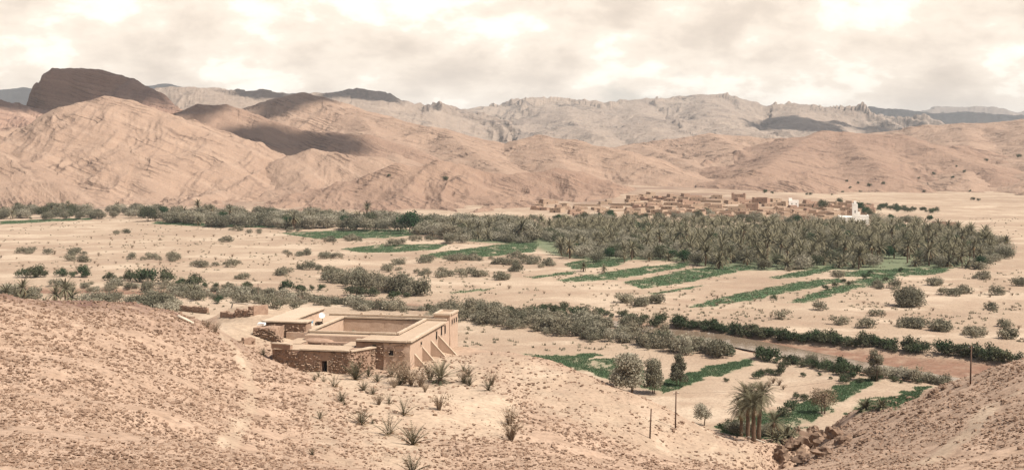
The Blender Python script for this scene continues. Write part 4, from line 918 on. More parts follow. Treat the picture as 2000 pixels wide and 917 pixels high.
def leaves(lobes, n, size, rs, tri=False, up=0.25):
    """n leaf-clump faces spread through ellipsoid lobes (x, y, z, rx, ry, rz)"""
    Lb = np.array(lobes); vol = np.prod(Lb[:, 3:], 1) ** 0.67; pick = rs.choice(len(Lb), n, p=vol / vol.sum()); L_ = Lb[pick]
    d = rs.randn(n, 3); d /= np.linalg.norm(d, axis=1)[:, None]; r = (0.35 + 0.65 * rs.rand(n) ** 0.5)[:, None]
    P = L_[:, :3] + d * r * L_[:, 3:] * (1 + 0.13 * rs.randn(n)[:, None])
    P[:, 2] = np.maximum(P[:, 2], size * 0.3)
    nrm = d + rs.randn(n, 3) * 0.75; nrm[:, 2] += up; nrm /= np.linalg.norm(nrm, axis=1)[:, None]
    t = np.cross(nrm, rs.randn(n, 3)); t /= np.linalg.norm(t, axis=1)[:, None] + 1e-9; b = np.cross(nrm, t)
    s = size * (0.5 + rs.rand(n))[:, None]
    V = np.stack([P - t * s * 0.5, P + b * s * 0.32 - t * s * 0.05, P + t * s * 0.55, P - b * s * 0.30 + t * s * 0.05], 1).reshape(-1, 3)
    return V, np.arange(n * 4).reshape(-1, 4)
def lobes_for(w_, h, k, rs, base=0.15, squat=1.0):
    """clumps heaped into an uneven crown w_ wide and h tall"""
    out = []
    for i in range(k):
        a = rs.rand() * 6.28; rr = w_ * 0.5 * math.sqrt(rs.rand()) * 0.72; z = h * (base + (1 - base) * (0.25 + 0.6 * rs.rand()) * (1 - 0.45 * (rr / (w_ * 0.5)) ** 2))
        q = (0.16 + 0.16 * rs.rand()) * w_; out.append((rr * math.cos(a), rr * math.sin(a), z, q, q, min(q * 0.8 * squat, z * 0.95)))
    return out
def branches(w_, h, n, rs, r=0.12, stems=1):
    G = []
    for s in range(stems):
        a0 = rs.rand() * 6.28; o = (0.08 * w_ * math.cos(a0) * (stems > 1), 0.08 * w_ * math.sin(a0) * (stems > 1))
        top = (o[0] * 2.0 + 0.05 * w_ * rs.randn(), o[1] * 2.0 + 0.05 * w_ * rs.randn(), h * 0.6); G.append(tube([(o[0], o[1], -0.4), (o[0] * 1.4, o[1] * 1.4, h * 0.3), top], r, r * 0.5, 6))
        for i in range(n):
            a = rs.rand() * 6.28; st = 0.25 + 0.35 * rs.rand(); b0 = (o[0] * 1.4 + (top[0] - o[0]) * st, o[1] * 1.4 + (top[1] - o[1]) * st, h * st); rr = w_ * 0.38 * (0.6 + 0.5 * rs.rand())
            G.append(tube([b0, (b0[0] + rr * 0.5 * math.cos(a), b0[1] + rr * 0.5 * math.sin(a), b0[2] + h * 0.18), (b0[0] + rr * math.cos(a), b0[1] + rr * math.sin(a), b0[2] + h * 0.34)], r * 0.45, r * 0.15, 5))
    return join_geo(G)
def lay(parts, root=None):
    pass
PL = {}
def proto(kind, objs): PL.setdefault(kind, []).append(objs)
def mk(name, V, F, m, smooth=False):
    return mesh_obj(name, V, F, m, None, smooth, link=False)
for k in range(5):                                        # date palms of the grove
    T, C, D = palm_geo(2.0 + 0.9 * k, 40, 4.3 + 0.3 * (k % 3), 0.5, 0, 0.05, 6)
    proto("palm", [mk("trunk", *T, M_BARK, True), mk("crown", *C, M_PALM), mk("dead_fronds", *D, M_PALMDRY)])
for k in range(2):                                        # young trunkless palms
    T, C, D = palm_geo(0.7, 30, 3.2, 0.6, 0, 0.0, dead=3)
    proto("lowpalm", [mk("trunk", *T, M_BARK, True), mk("crown", *C, M_PALM), mk("dead_fronds", *D, M_PALMDRY)])
for k in range(3):                                        # tall slender palms
    T, C, D = palm_geo(6.5 + 1.0 * k, 28, 3.0, 0.6, 0, 0.06)
    proto("tallpalm", [mk("trunk", *T, M_BARK, True), mk("crown", *C, M_PALM), mk("dead_fronds", *D, M_PALMDRY)])
for k in range(5):                                        # olive and tamarisk trees
    w_, h = 8.0 + 1.2 * (k % 3), 5.4 + 0.7 * (k % 2); lb = lobes_for(w_, h, 18, rp, 0.08)
    V, F = leaves(lb, 1700, 0.55, rp); proto("olive", [mk("trunk", *branches(w_, h, 6, rp, 0.16), M_BARK2, True), mk("crown", V, F, M_OLIVE if k % 2 else M_PALE)])
M_ROUND = leaf_mat("round_tree_leaf", (0.022, 0.048, 0.022), (0.042, 0.075, 0.034), 0.2, 0.8)
for k in range(3):                                        # dark garden trees
    lb = lobes_for(8.5, 7.5, 16, rp, 0.2); V, F = leaves(lb, 1700, 0.55, rp)
    proto("dark", [mk("trunk", *branches(8, 7, 6, rp, 0.18), M_BARK2, True), mk("crown", V, F, (M_DKGREEN, M_ROUND, M_DKGREEN)[k])])
for k in range(6):                                        # grey shrubs of the flood plain (about 3 m wide)
    lb = lobes_for(3.0, 1.7, 9, rp, 0.1); V, F = leaves(lb, 560, 0.26, rp, up=0.4)
    proto("shrub", [mk("shrub", V, F, (M_SHRUB, M_OLIVE, M_SHRUB)[k % 3])])
for k in range(5):                                        # feathery tamarisk scrub of the river thickets
    lb = lobes_for(3.4, 2.4, 12, rp, 0.08, 1.2); V, F = leaves(lb, 800, 0.26, rp, up=0.5)
    proto("tamarisk", [mk("stems", *branches(3.0, 2.2, 4, rp, 0.04, 4), M_BARK2, True), mk("foliage", V, F, (M_SHRUB, M_OLIVE, M_OLIVE, M_PALE, M_SHRUB)[k])])
for k in range(4):                                        # low wide saltbush
    lb = lobes_for(3.8, 1.7, 12, rp, 0.08, 1.0); V, F = leaves(lb, 760, 0.26, rp, up=0.5)
    proto("saltbush", [mk("stems", *branches(3.2, 1.6, 4, rp, 0.04, 4), M_BARK2, True), mk("foliage", V, F, (M_SHRUB, M_OLIVE, M_PALE, M_SHRUB)[k])])
for k in range(5):                                        # bushy tamarisk trees of the hill-foot belt
    w_, h = 8.0 + 1.2 * (k % 3), 6.2 + 0.9 * (k % 2); lb = lobes_for(w_, h, 20, rp, 0.06)
    V, F = leaves(lb, 1700, 0.6, rp); proto("belttree", [mk("trunk", *branches(w_, h, 6, rp, 0.16), M_BARK2, True), mk("crown", V, F, (M_OLIVE, M_PALE, M_OLIVE, M_SHRUB, M_PALE)[k])])
for k in range(4):                                        # dark riverside bushes
    lb = lobes_for(3.4, 2.5, 10, rp, 0.1); V, F = leaves(lb, 650, 0.30, rp, up=0.4)
    proto("bush", [mk("bush", V, F, M_DKGREEN if k % 2 else M_DEEP)])
for k in range(3):                                        # dry, see-through shrubs
    V, F = [], []
    for s in range(70):
        a = rp.rand() * 6.28; l = 0.7 + 0.9 * rp.rand(); t = 0.25 + 0.9 * rp.rand(); v, f = tube([(0.1 * math.cos(a), 0.1 * math.sin(a), 0), (0.3 * l * t * math.cos(a), 0.3 * l * t * math.sin(a), l * 0.55), (l * t * 0.75 * math.cos(a + .2), l * t * 0.75 * math.sin(a + .2), l)], 0.018, 0.006, 3)
        o0 = len(V); V += v; F += [tuple(i + o0 for i in q) for q in f]
    tw = mk("twigs", V, F, M_DRY); lb = lobes_for(2.2, 1.5, 6, rp, 0.2); V, F = leaves(lb, 150, 0.14, rp)
    proto("dryshrub", [tw, mk("leaves", V, F, M_DRY)])
for k in range(5):                                        # date palm seedlings of the yard
    V, F = [], []
    n = 9 + 3 * k
    for j in range(n):
        frond_geo(V, F, (0.05 * rp.randn(), 0.05 * rp.randn(), 0.05), j * 2.4 + rp.rand(), R(80) - R(48) * (j / n) + rp.randn() * .1, 1.35 + 0.4 * rp.rand(), R(38), 0.34, 5, 11)
    a = mk("fronds", V, F, M_YARDPALM); V, F = [], []
    for j in range(7): frond_geo(V, F, (0, 0, 0.1), j * 2.4 + rp.rand(), R(30) - rp.rand() * 0.5, 0.7 + 0.3 * rp.rand(), R(75), 0.25, 4, 6)
    proto("seedling", [a, mk("dry_fronds", V, F, M_PALMDRY)])
NAMES = {"palm": "date_palm", "lowpalm": "young_date_palm", "tallpalm": "tall_date_palm", "olive": "olive_tree", "dark": "garden_tree", "shrub": "shrub", "bush": "riverside_bush", "tamarisk": "tamarisk_scrub", "saltbush": "saltbush", "belttree": "tamarisk_tree", "dryshrub": "dry_shrub", "seedling": "palm_seedling"}
CATS = {"palm": "palm", "lowpalm": "palm", "tallpalm": "palm", "olive": "tree", "dark": "tree", "shrub": "shrub", "bush": "bush", "tamarisk": "scrub", "saltbush": "shrub", "belttree": "tree", "dryshrub": "shrub", "seedling": "palm"}
def plant(kind, loc, label, group=None, sc=1.0, variant=None, rz=None, zs=1.0, sink=0.05):
    pr = PL[kind][rv.randrange(len(PL[kind])) if variant is None else variant % len(PL[kind])]
    rz = rv.uniform(0, 6.28) if rz is None else rz; loc = (loc[0], loc[1], loc[2] - sink)
    if len(pr) == 1:
        o = pr[0].copy(); o.name = NAMES[kind]; COL.objects.link(o); o.location = loc; o.rotation_euler = (0, 0, rz); o.scale = (sc, sc, sc * zs)
    else:
        o = empty(NAMES[kind], loc, rz, (sc, sc, sc * zs))
        for q in pr: c = q.copy(); COL.objects.link(c); c.parent = o
    tag(o, label, CATS[kind], group); return o
def mpp(p): return p[1] / FPX                              # metres per photograph pixel at a point

# --- the palm grove (irrigated, so its floor is green): the front three hundred palms one by one, the trees between them, the mass behind
GROVE = [(980,444),(1200,441),(1500,449),(1720,449),(1830,453),(1930,468),(1964,488),(1960,503),(1880,521),(1700,527),(1560,527),(1410,527),(1330,511),(1240,507),(1170,511),(1080,497),(1040,480),(900,470),(860,456)]
GW = [hit(*p)[:2] for p in GROVE]; gxs = [p[0] for p in GW]; gys = [p[1] for p in GW]
_sel = np.nonzero((GV[:, 0] > min(gxs)) & (GV[:, 0] < max(gxs)) & (GV[:, 1] > min(gys)) & (GV[:, 1] < max(gys)))[0]
_floor = np.zeros(len(GV)); _floor[_sel] = soft_poly(GV[_sel, 0], GV[_sel, 1], GW, 4.0)
ground.data.attributes["green"].data.foreach_set("value", np.maximum(_green, 0.8 * _floor).astype(np.float32))
pos = []; cell = {}
for _ in range(14000):
    x = rv.uniform(min(gxs), max(gxs)); y = rv.uniform(min(gys), max(gys)); q = (int(x // 7), int(y // 7))
    if any((x - a) ** 2 + (y - b) ** 2 < 5.2 ** 2 for i in (-1, 0, 1) for j in (-1, 0, 1) for a, b in cell.get((q[0] + i, q[1] + j), ())): continue
    jn = fbm(np.array([x / 22, x / 22 + 40]), np.array([y / 22, y / 22]), 3, 0.6, 21)
    if not in_poly(np.array([x + 14 * jn[0]]), np.array([y + 26 * jn[1]]), GW)[0] or fbm(np.array([x / 30]), np.array([y / 30]), 2, 0.5, 90)[0] < -0.42: continue
    if 1000 + FPX * x / y > 1972: continue
    if _green[np.argmin((GV[:, 0] - x) ** 2 + (GV[:, 1] - y) ** 2)] > 0.5: continue
    cell.setdefault(q, []).append((x, y)); pos.append((x, y))
pos.sort(key=lambda p: p[1]); pos = pos[:1500]
zz_ = gz([p[0] for p in pos], [p[1] for p in pos])
npalm = nol = 0; mass = []
for (x, y), z in zip(pos, zz_):
    pxx = 1000 + FPX * x / y; lush = sstep(1480, 1050, np.array(pxx)) * 0.55 + 0.20 + 0.3 * (y > 690)
    r = rv.random()
    if r < lush:
        if nol < 290: nol += 1; plant("olive", (x, y, z), "pale grey-green broad-crowned tree among the palms of the grove", "grove trees", rv.uniform(0.7, 1.05)); continue
    elif r > 0.90: plant("dark", (x, y, z), "dark green tree among the palms of the grove", "dark grove trees", rv.uniform(0.6, 0.9)); continue
    if npalm < 298:
        npalm += 1; plant(rv.choices(["lowpalm", "palm", "tallpalm"], [0.2, 0.72, 0.08])[0], (x, y, z), "date palm with arching grey-green fronds in the dense grove", "grove palms", rv.uniform(0.85, 1.25))
    else: mass.append((x, y, z, rv.uniform(0.8, 1.15)))
VV, FF, nv = [], [], 0
pv = PL["palm"]
for (x, y, z, s) in mass:
    me = pv[rv.randrange(5)][1].data; n = len(me.vertices); c_ = np.empty(n * 3); me.vertices.foreach_get("co", c_); c_ = c_.reshape(-1, 3); a = rv.uniform(0, 6.28)
    VV.append(np.stack([(c_[:, 0] * math.cos(a) - c_[:, 1] * math.sin(a)) * s + x, (c_[:, 0] * math.sin(a) + c_[:, 1] * math.cos(a)) * s + y, c_[:, 2] * s + z], 1))
    f = np.empty(len(me.polygons) * 4, np.int32); me.polygons.foreach_get("vertices", f); FF.append(f.reshape(-1, 4) + nv); nv += n
if VV:
    o = mesh_obj("palm_grove", np.concatenate(VV), np.concatenate(FF), M_PALM, smooth=False); o["kind"] = "stuff"; tag(o, "dense mass of palm crowns at the back of the grove below the village", "grove")
rv_np = np.random.RandomState(3)
# --- tree belt along the foot of the hills
def belt(poly, n, kinds, label, group, smin, smax, gap=4.0):
    xs = [p[0] for p in poly]; ys = [p[1] for p in poly]; got = []; t = 0
    while len(got) < n and t < n * 30:
        t += 1; px, py = rv.uniform(min(xs), max(xs)), rv.uniform(min(ys), max(ys))
        if not in_poly(np.array([px]), np.array([py]), poly)[0]: continue
        p = hit(px, py)
        if any((p[0] - q[0]) ** 2 + (p[1] - q[1]) ** 2 < gap * gap for q in got): continue
        got.append(p); k = rv.choices([q[0] for q in kinds], [q[1] for q in kinds])[0]
        plant(k, p, label[k] if isinstance(label, dict) else label, (group[k] if isinstance(group, dict) else group), rv.uniform(smin, smax))
BL = {"belttree": "pale grey-green bushy tree in the belt at the hill foot", "tallpalm": "tall slender palm standing out of the tree belt at the hill foot", "palm": "date palm in the tree belt at the hill foot", "dark": "dark green tree in the belt at the hill foot", "shrub": "low shrub in the tree belt at the hill foot", "bush": "low dark bush in the tree belt at the hill foot"}
BG = {k: "hill foot belt, " + n for k, n in (("belttree", "pale trees"), ("tallpalm", "tall palms"), ("palm", "date palms"), ("dark", "dark trees"), ("shrub", "shrubs"), ("bush", "bushes"))}
belt([(0,413),(280,412),(290,426),(150,430),(0,428)], 75, [("belttree", 6), ("palm", 1.0), ("tallpalm", 0.35), ("dark", 0.8), ("bush", 1)], BL, BG, 0.75, 1.2)
belt([(275,418),(420,420),(620,428),(790,438),(790,452),(620,450),(470,448),(400,442),(290,434)], 170, [("belttree", 7), ("palm", 1.5), ("tallpalm", 0.25), ("dark", 0.5)], BL, BG, 0.95, 1.45)
belt([(780,440),(870,440),(1010,442),(1060,455),(1040,474),(930,470),(850,468),(800,458)], 85, [("belttree", 8), ("palm", 1.2), ("dark", 0.4)], BL, BG, 1.0, 1.4)
plant("dark", hit(800, 456), "large round deep-green tree rising above the pale tree belt", None, 1.85, 1)
VT = "grey-green tree between the village houses and the grove"
for px, py, s in ((1388,421,.8),(1475,432,1.15),(1512,432,1.0),(1553,434,1.0),(1590,440,1.2),(1615,443,1.0),(1640,442,1.25),(1710,432,1.1),(1735,438,1.0),(1768,440,1.2),(1790,438,1.0),(1450,428,.7),(1345,424,.7),(1720,440,.9),(1828,452,1.0),(1500,440,.9)):
    plant("olive", hit(px, py), VT, "trees below the village", s)
for px, py, s in ((1607,410,1.15),(1678,412,1.0),(1640,398,.7),(1690,420,.9),(1380,418,.7),(1700,425,.8),(1740,432,.7)): plant("dark", hit(px, py), "dark green tree among the village houses", "village garden trees", s)
belt([(1040,428),(1250,426),(1420,430),(1560,436),(1560,444),(1400,440),(1200,438),(1040,440)], 60, [("olive", 3), ("dark", 1)], {"olive": VT, "dark": "dark green tree among the village houses"}, {"olive": "trees below the village", "dark": "village garden trees"}, 0.55, 1.0, 5.0)
for k in range(26): px = rv.uniform(1690, 1830); plant("bush", hit(px, 405 + (px - 1690) * 0.055 + rv.uniform(-3, 5)), "dark green bush in the gardens behind the mosque", "gardens behind the mosque", rv.uniform(1.0, 1.9))
plant("dark", hit(1816, 432), "small dark green tree at the mud-walled enclosure", None, 0.6)
for px, py, s in ((1495,377,1.6),(1508,378,1.0),(1575,381,1.1),(1583,381,1.3),(1900,391,1.5),(1912,392,1.2),(1625,381,.8)): plant("bush", hit(px, py), "lone dark bush at the foot of the far hills", "bushes at the far hill foot", s)

# --- scattered bushes on the far hillsides
_HS = []
for V_, F_ in BVH_SETS[1:]:
    ok = (V_[:, 1] < 2600); V_ = V_[ok]; _HS.append(np.column_stack([1000 + FPX * V_[:, 0] / V_[:, 1], HZ + (CAMZ - V_[:, 2]) * FPX / V_[:, 1], V_]))
_HS = np.concatenate(_HS)
for px, py, s in ((1655,353,1.2),(1677,357,1.0),(1700,362,1.5),(1725,357,1.2),(1663,367,1.0),(1682,375,1.1),(1822,338,1.3),(1862,346,1.3),(1882,335,1.5),(1795,347,1.0),(1927,313,1.5),(1868,323,1.0),(1648,376,1.0),(1895,372,1.0),(1806,373,.9),(870,350,1.6),(760,342,.9),(1990,305,2.2)):
    d_ = np.abs(_HS[:, 0] - px) + np.abs(_HS[:, 1] - py); q_ = _HS[d_ < 3.5]
    if len(q_):
        q_ = q_[np.argmin(q_[:, 3])]; plant("bush", (q_[2], q_[3], q_[4]), "lone dark bush on the bare hillside beyond the village", "hillside bushes", s * 1.2)
# --- riverside bushes and shrubs of the flood plain
def row(pts, n, kind, label, group, smin, smax, jit=1.2, zs=1.0):
    W = [flat_pt(*p) for p in pts]; d = [math.dist(a[:2], b[:2]) for a, b in zip(W[:-1], W[1:])]; tot = sum(d)
    for i in range(n):
        if group != "far bank hedge" and math.sin(i * 12.9898 + len(pts) * 78.2) > 0.90: continue                     # breaks in the row
        s = tot * (i + rv.random()) / n; k = 0
        while k < len(d) - 1 and s > d[k]: s -= d[k]; k += 1
        a, b = W[k], W[k + 1]; t = min(1, s / d[k]); x = a[0] + (b[0] - a[0]) * t + rv.gauss(0, jit); y = a[1] + (b[1] - a[1]) * t + rv.gauss(0, jit)
        plant(kind, (x, y, gz1(x, y)), label, group, rv.uniform(smin * 0.65, smax * 1.15) * (0.6 if rv.random() < 0.12 else 1.0), zs=zs * rv.uniform(0.75, 1.2))
FB = "dark green bush in the hedge on the far river bank"
row([(1050,603),(1110,610),(1200,618),(1300,632)], 34, "bush", FB, "far bank hedge", 0.8, 1.15)
row([(1322,634),(1400,643),(1500,655),(1600,667),(1700,678),(1812,688)], 92, "bush", FB, "far bank hedge", 1.0, 1.35, 0.9)
row([(1835,690),(1900,697),(1985,706)], 26, "bush", FB, "far bank hedge", 1.15, 1.5, 0.8)
NB = "grey-green shrub in the thicket on the near river bank"
row([(840,607),(930,615),(1050,628),(1180,645),(1250,655)], 100, "tamarisk", NB, "near bank thicket", 1.0, 1.7, 3.0)
row([(840,604),(930,600),(1000,606),(1080,618)], 34, "bush", "green bush along the upper reach of the near bank", "upper near bank", 0.8, 1.3, 2.2)
row([(860,625),(960,632),(1060,644),(1180,662),(1300,680),(1420,697)], 120, "tamarisk", NB, "near bank thicket", 0.9, 1.6, 2.6)
row([(1230,662),(1330,676),(1430,693),(1500,706),(1600,722),(1690,735)], 46, "bush", "dark green bush along the near river bank", "near bank bushes", 0.7, 1.15, 1.3)
row([(1560,708),(1650,726),(1690,733)], 22, "tamarisk", NB, "near bank thicket", 0.6, 0.9, 0.8)
row([(1700,735),(1760,740),(1820,746),(1850,742)], 22, "tamarisk", "low green scrub where the near bank meets the right-hand slope", "scrub by the water bend", 0.7, 1.2, 0.9)
row([(1640,748),(1720,742),(1800,750)], 12, "bush", "dark green bush along the near river bank", "near bank bushes", 0.5, 0.8, 0.8)
LT = "grey shrub of the thicket along the upper river"
row([(340,578),(450,582),(560,588),(680,596),(780,606)], 95, "saltbush", LT, "upper river thicket", 1.0, 1.7, 4.0)
row([(120,556),(250,560),(400,566),(560,574)], 70, "saltbush", LT, "upper river thicket", 0.9, 1.6, 4.0)
row([(650,548),(720,560),(790,572),(820,578)], 40, "tamarisk", "grey-green shrub on the sand bar behind the farmstead", "sand bar shrubs", 1.4, 2.3, 4.0)
row([(680,575),(760,580),(820,580)], 10, "bush", "green bush on the sand bar behind the farmstead", "sand bar bushes", 1.0, 1.5, 2.0)
DB = "dense dark green bush in the clump on the upper flood plain"
for a, b, n, s in (((48,541),(100,542),7,1.7), ((240,548),(330,553),9,1.9), ((120,540),(185,542),7,1.6), ((352,560),(402,561),6,1.9), ((425,562),(510,565),7,1.2), ((555,568),(640,566),9,1.3), ((200,545),(235,549),4,1.2)):
    row([a, b], n, "bush", DB, "dark clumps on the upper plain", s * 0.8, s * 1.15, 1.2)
PS = "low grey shrub scattered on the dry flood plain"; n0 = 0
for px, py, wpx, n in ((58,494,38,7),(140,497,22,4),(150,508,30,5),(300,506,30,6),(345,508,18,4),(395,520,18,4),(450,517,30,5),(590,498,30,6),(640,503,20,5),(500,455,16,3),(460,451,20,4),(575,453,20,4),(240,455,20,4),(440,470,14,3),(340,505,10,3),(470,545,12,3),(545,535,14,4),
    (600,525,24,6),(650,532,26,7),(700,540,26,7),(760,528,16,4),(840,535,30,6),(870,540,26,5),(905,533,26,5),(935,540,18,4),(990,545,16,5),(1000,530,14,4),(780,515,20,5),(830,512,18,4),(880,508,16,4),(760,478,24,6),(690,470,30,7),(640,472,20,4),(930,508,30,7),(980,515,30,8),(1040,515,26,8),(1070,520,18,5),(1010,505,24,6),(820,470,30,6),(900,505,20,5),
    (1230,590,16,4),(1255,597,12,3),(1280,592,12,3),(1540,528,20,4),(1630,540,16,4),(1930,515,16,4),(1860,575,18,4),(1880,572,14,3),(1950,575,10,2),(1940,605,10,2),(1600,604,7,1),(1708,615,7,1),(1720,562,10,3),(1745,565,8,2),(1770,637,22,6),(1830,645,26,6),(1900,655,26,6),(1970,660,14,3),(1960,640,10,2),(1690,640,8,2),(1640,632,10,2),(1530,620,8,1),(1990,555,14,3),(1920,545,12,3),(1830,555,12,3),(1790,640,14,3)):
    for i in range(n):
        p = hit(px + rv.gauss(0, wpx * 0.5), py + rv.gauss(0, 1.6))
        if n0 < 290: n0 += 1; plant("shrub", p, PS, "scattered plain shrubs", rv.uniform(0.9, 2.2), zs=rv.uniform(0.7, 1.0))
belt([(0,470),(500,452),(640,470),(820,520),(1000,560),(1000,575),(640,520),(300,520),(0,530)], 95, [("dryshrub", 1)], "small dry tuft on the pale flood plain", "dry tufts on the plain", 0.5, 1.1, 5.0)
belt([(1000,560),(1350,560),(1600,600),(2000,560),(2000,660),(1700,640),(1350,620),(1100,590)], 60, [("dryshrub", 1)], "small dry tuft on the sand between plots and river", "dry tufts by the river", 0.4, 0.9, 4.0)
for px, py, s in ((1828,556,.62),(1905,520,.9),(1915,525,.7),(1925,512,.8),(1990,558,.7),(1945,510,.8)): plant("olive", hit(px, py), "rounded grey shrub at the right-hand end of the grove", "grove end shrubs", s, zs=0.8)
for px, py, s in ((1140,530,.6),(1180,532,.55),(1220,512,.6),(1268,510,.6),(1165,512,.75)): plant("olive" if s > .6 else "palm", hit(px, py), "small tree standing at the edge of the green plots", "plot edge trees", s)
for px, py in ((1632,560),(1660,556),(1612,566),(1690,545),(1648,552),(1700,535),(1760,530),(1510,585),(1730,548)): plant("bush", hit(px, py), "small dark bush on a plot boundary", "plot boundary bushes", rv.uniform(0.7, 1.1))

# --- behind the left-hand hill crest: palms and pale trees whose feet stand on the lower ground
for px, Y_, k, s in ((128, 392, "palm", 1.0), (108, 388, "palm", 0.9), (140, 398, "palm", 1.1), (40, 392, "lowpalm", 1.5), (12, 400, "palm", 0.9), (85, 380, "lowpalm", 1.2), (132, 378, "lowpalm", 1.3), (155, 376, "lowpalm", 1.3), (46, 400, "palm", 0.9), (375, 432, "lowpalm", 1.3), (30, 408, "palm", 0.8)):
    x = (px - 1000) / FPX * Y_; plant(k, (x, Y_, gz1(x, Y_)), "shaggy date palm rising behind the stony hill crest", "palms behind the crest", s)
for px, Y_, s in ((25, 412, .95), (5, 405, .9), (62, 405, .9), (175, 392, .9), (200, 388, .85), (186, 380, .7), (258, 384, .8), (282, 378, .95), (312, 380, 1.05), (335, 384, .85), (298, 395, .9), (225, 400, .7), (270, 372, .7), (322, 372, .8)):
    x = (px - 1000) / FPX * Y_; plant("olive", (x, Y_, gz1(x, Y_)), "pale silvery tree rising behind the stony hill crest", "pale trees behind the crest", s)
plant("bush", hit(428, 592), "round dark green bush behind the low field wall", None, 1.1)
for px, py in ((520,598),(540,602),(575,604),(476,590)): plant("shrub", hit(px, py), "round grey shrub on the sand behind the left range", "shrubs behind the left range", 0.9)
tp = hit(504, 592); plant("olive", tp, "slender tree with a small crown on the sand behind the hut", None, 0.55)

# --- ground-hugging scrub too small to tell apart
_n = 5200; _px = rv_np.rand(_n) * 2000; _py = 425 + 260 * rv_np.rand(_n) ** 1.3
_xy = np.array([flat_pt(a, b) for a, b in zip(_px, _py)]); _ok = (fbm(_xy[:, 0] / 40, _xy[:, 1] / 40, 3, 0.6, 61) > -0.05) & (soft_poly(_xy[:, 0], _xy[:, 1], RIVER, 2) < 0.3)
_xy = _xy[_ok]; _g = gz(_xy[:, 0], _xy[:, 1]); _ok = _g < 2.5; _xy, _g = _xy[_ok], _g[_ok]
_k = 7; _P3 = np.repeat(np.column_stack([_xy, _g]), _k, 0); _P3[:, :2] += rv_np.randn(len(_P3), 2) * 0.28
V, F = tufts(_P3, 0.5, 0.42, rv_np, 0.9); o = mesh_obj("ground_scrub", V, F, M_SHRUB, smooth=False); o["kind"] = "stuff"; tag(o, "tiny grey scrub dotted thinly over the dry flood plain", "scrub")
# --- trees in the small fields below the slope
def own_tree(px, py, w_, h, n, size, m, label, lob=16, base=0.12, stems=2, bark=M_BARK2, name="tree", rr=0.10, narrow=1.0):
    p = hit(px, py); e = empty(name, (p[0], p[1], p[2] - 0.1), rv.uniform(0, 6)); tag(e, label, "tree")
    mesh_obj("trunk", *branches(w_, h, 6, rp, rr, stems), bark, e, True); lb = lobes_for(w_, h, lob, rp, base, narrow); V, F = leaves(lb, n, size, rp); mesh_obj("crown", V, F, m, e, False)
own_tree(1275, 768, 4.2, 9.2, 7000, 0.30, M_OLIVE, "tall grey-green tree with dark foot in the near green plot", 44, 0.0)
own_tree(1325, 753, 3.5, 7.8, 5600, 0.30, M_OLIVE, "grey-green tree standing right of the two at the near plot", 40, 0.0)
own_tree(1230, 765, 5.0, 6.4, 7000, 0.29, M_PALE, "pale silvery bushy tree half behind the sandy slope", 40, 0.0)
own_tree(1203, 752, 4.0, 4.0, 1800, 0.28, M_PALE, "low pale bush at the edge of the sandy slope", 14)
own_tree(1372, 830, 3.9, 4.3, 2200, 0.22, M_PALE, "small pale thin-crowned tree beside the power poles", 18, 0.3, 3)
own_tree(1710, 744, 3.2, 7.8, 4600, 0.26, M_SHRUB, "tall narrow grey tree on the near river bank", 34, 0.0, 2)
own_tree(1608, 808, 5.2, 4.9, 2600, 0.22, M_DRY, "bare-looking brown tree in the green plot by the gully", 20, 0.35, 3, rr=0.13)
own_tree(1775, 598, 9.4, 6.2, 9000, 0.42, M_OLIVE, "big solitary round grey-green bush on the sand right of the green plots", 34, 0.04, 3)
own_tree(1525, 732, 2.6, 3.0, 1600, 0.22, M_DKGREEN, "round dark green tree at the dusty threshing place", 10)
for px, py, s in ((1478,738,.7),(1490,733,.75),(1502,731,.7),(1513,732,.6),(1484,735,.6)): plant("bush", hit(px, py), "low dark green bush in the clump by the round dark tree", "clump by the dark tree", s)
for px, py, s in ((1568,735,.45),(1600,733,.35),(1420,745,.45),(1570,782,.7),(1555,778,.6),(1622,740,.3),(1540,800,.8),(1530,812,.9),(1550,792,.6),(1440,835,.7),(1410,842,.7),(1424,838,.8)): plant("bush", hit(px, py), "small green bush in the plots below the slope", "bushes in the near plots", s)
for px, py, s in ((1510,748,.8),(1522,752,.8),(1502,756,.7),(1530,760,.6)): plant("dryshrub", hit(px, py), "dry brown brush at the dusty threshing place", "dry brush below the slope", s * 1.3)
# the group of tall date palms by the gully
def big_palm(px, py, h, nf, ln, lean, label, m=M_PALM, dead=22, leaflets=30):
    p = hit(px, py); e = empty("date_palm", (p[0], p[1], p[2] - 0.1), rv.uniform(0, 6)); tag(e, label, "palm")
    T, C, D = palm_geo(h, nf, ln, 0.62, leaflets, lean, 7, rp, dead); mesh_obj("trunk", *T, M_BARK, e, True); mesh_obj("crown", *C, m, e, False); mesh_obj("dead_fronds", *D, M_PALMDRY, e, False)
big_palm(1461, 856, 6.4, 84, 3.0, 0.02, "tallest date palm with a full hanging crown by the gully")
big_palm(1482, 858, 6.8, 64, 2.6, 0.05, "date palm with a reddish trunk right of the fullest palm", dead=8)
big_palm(1472, 862, 5.4, 54, 2.5, 0.03, "date palm with a shaded crown between its two neighbours", dead=8)
big_palm(1448, 852, 5.0, 60, 2.8, 0.05, "date palm with a low bushy crown left of the tallest palm")
big_palm(1510, 856, 2.8, 30, 2.8, 0.12, "shorter date palm leaning out beside the tall palms", dead=6)
for px, py, s in ((1535,858,1.0),(1515,862,.8),(1690,800,.75),(1722,798,.7),(1548,850,.7)): plant("lowpalm", hit(px, py), "trunkless young date palm at the edge of the plots by the gully", "young palms by the gully", s * 0.75)
for px, py, s in ((1440,850,.7),(1450,846,.8),(1490,850,.7),(1432,846,.7),(1500,852,.7),(1520,850,.7),(1465,850,.7)): plant("olive", hit(px, py), "grey bushy growth round the feet of the tall palms", "growth under the tall palms", s * 0.55)

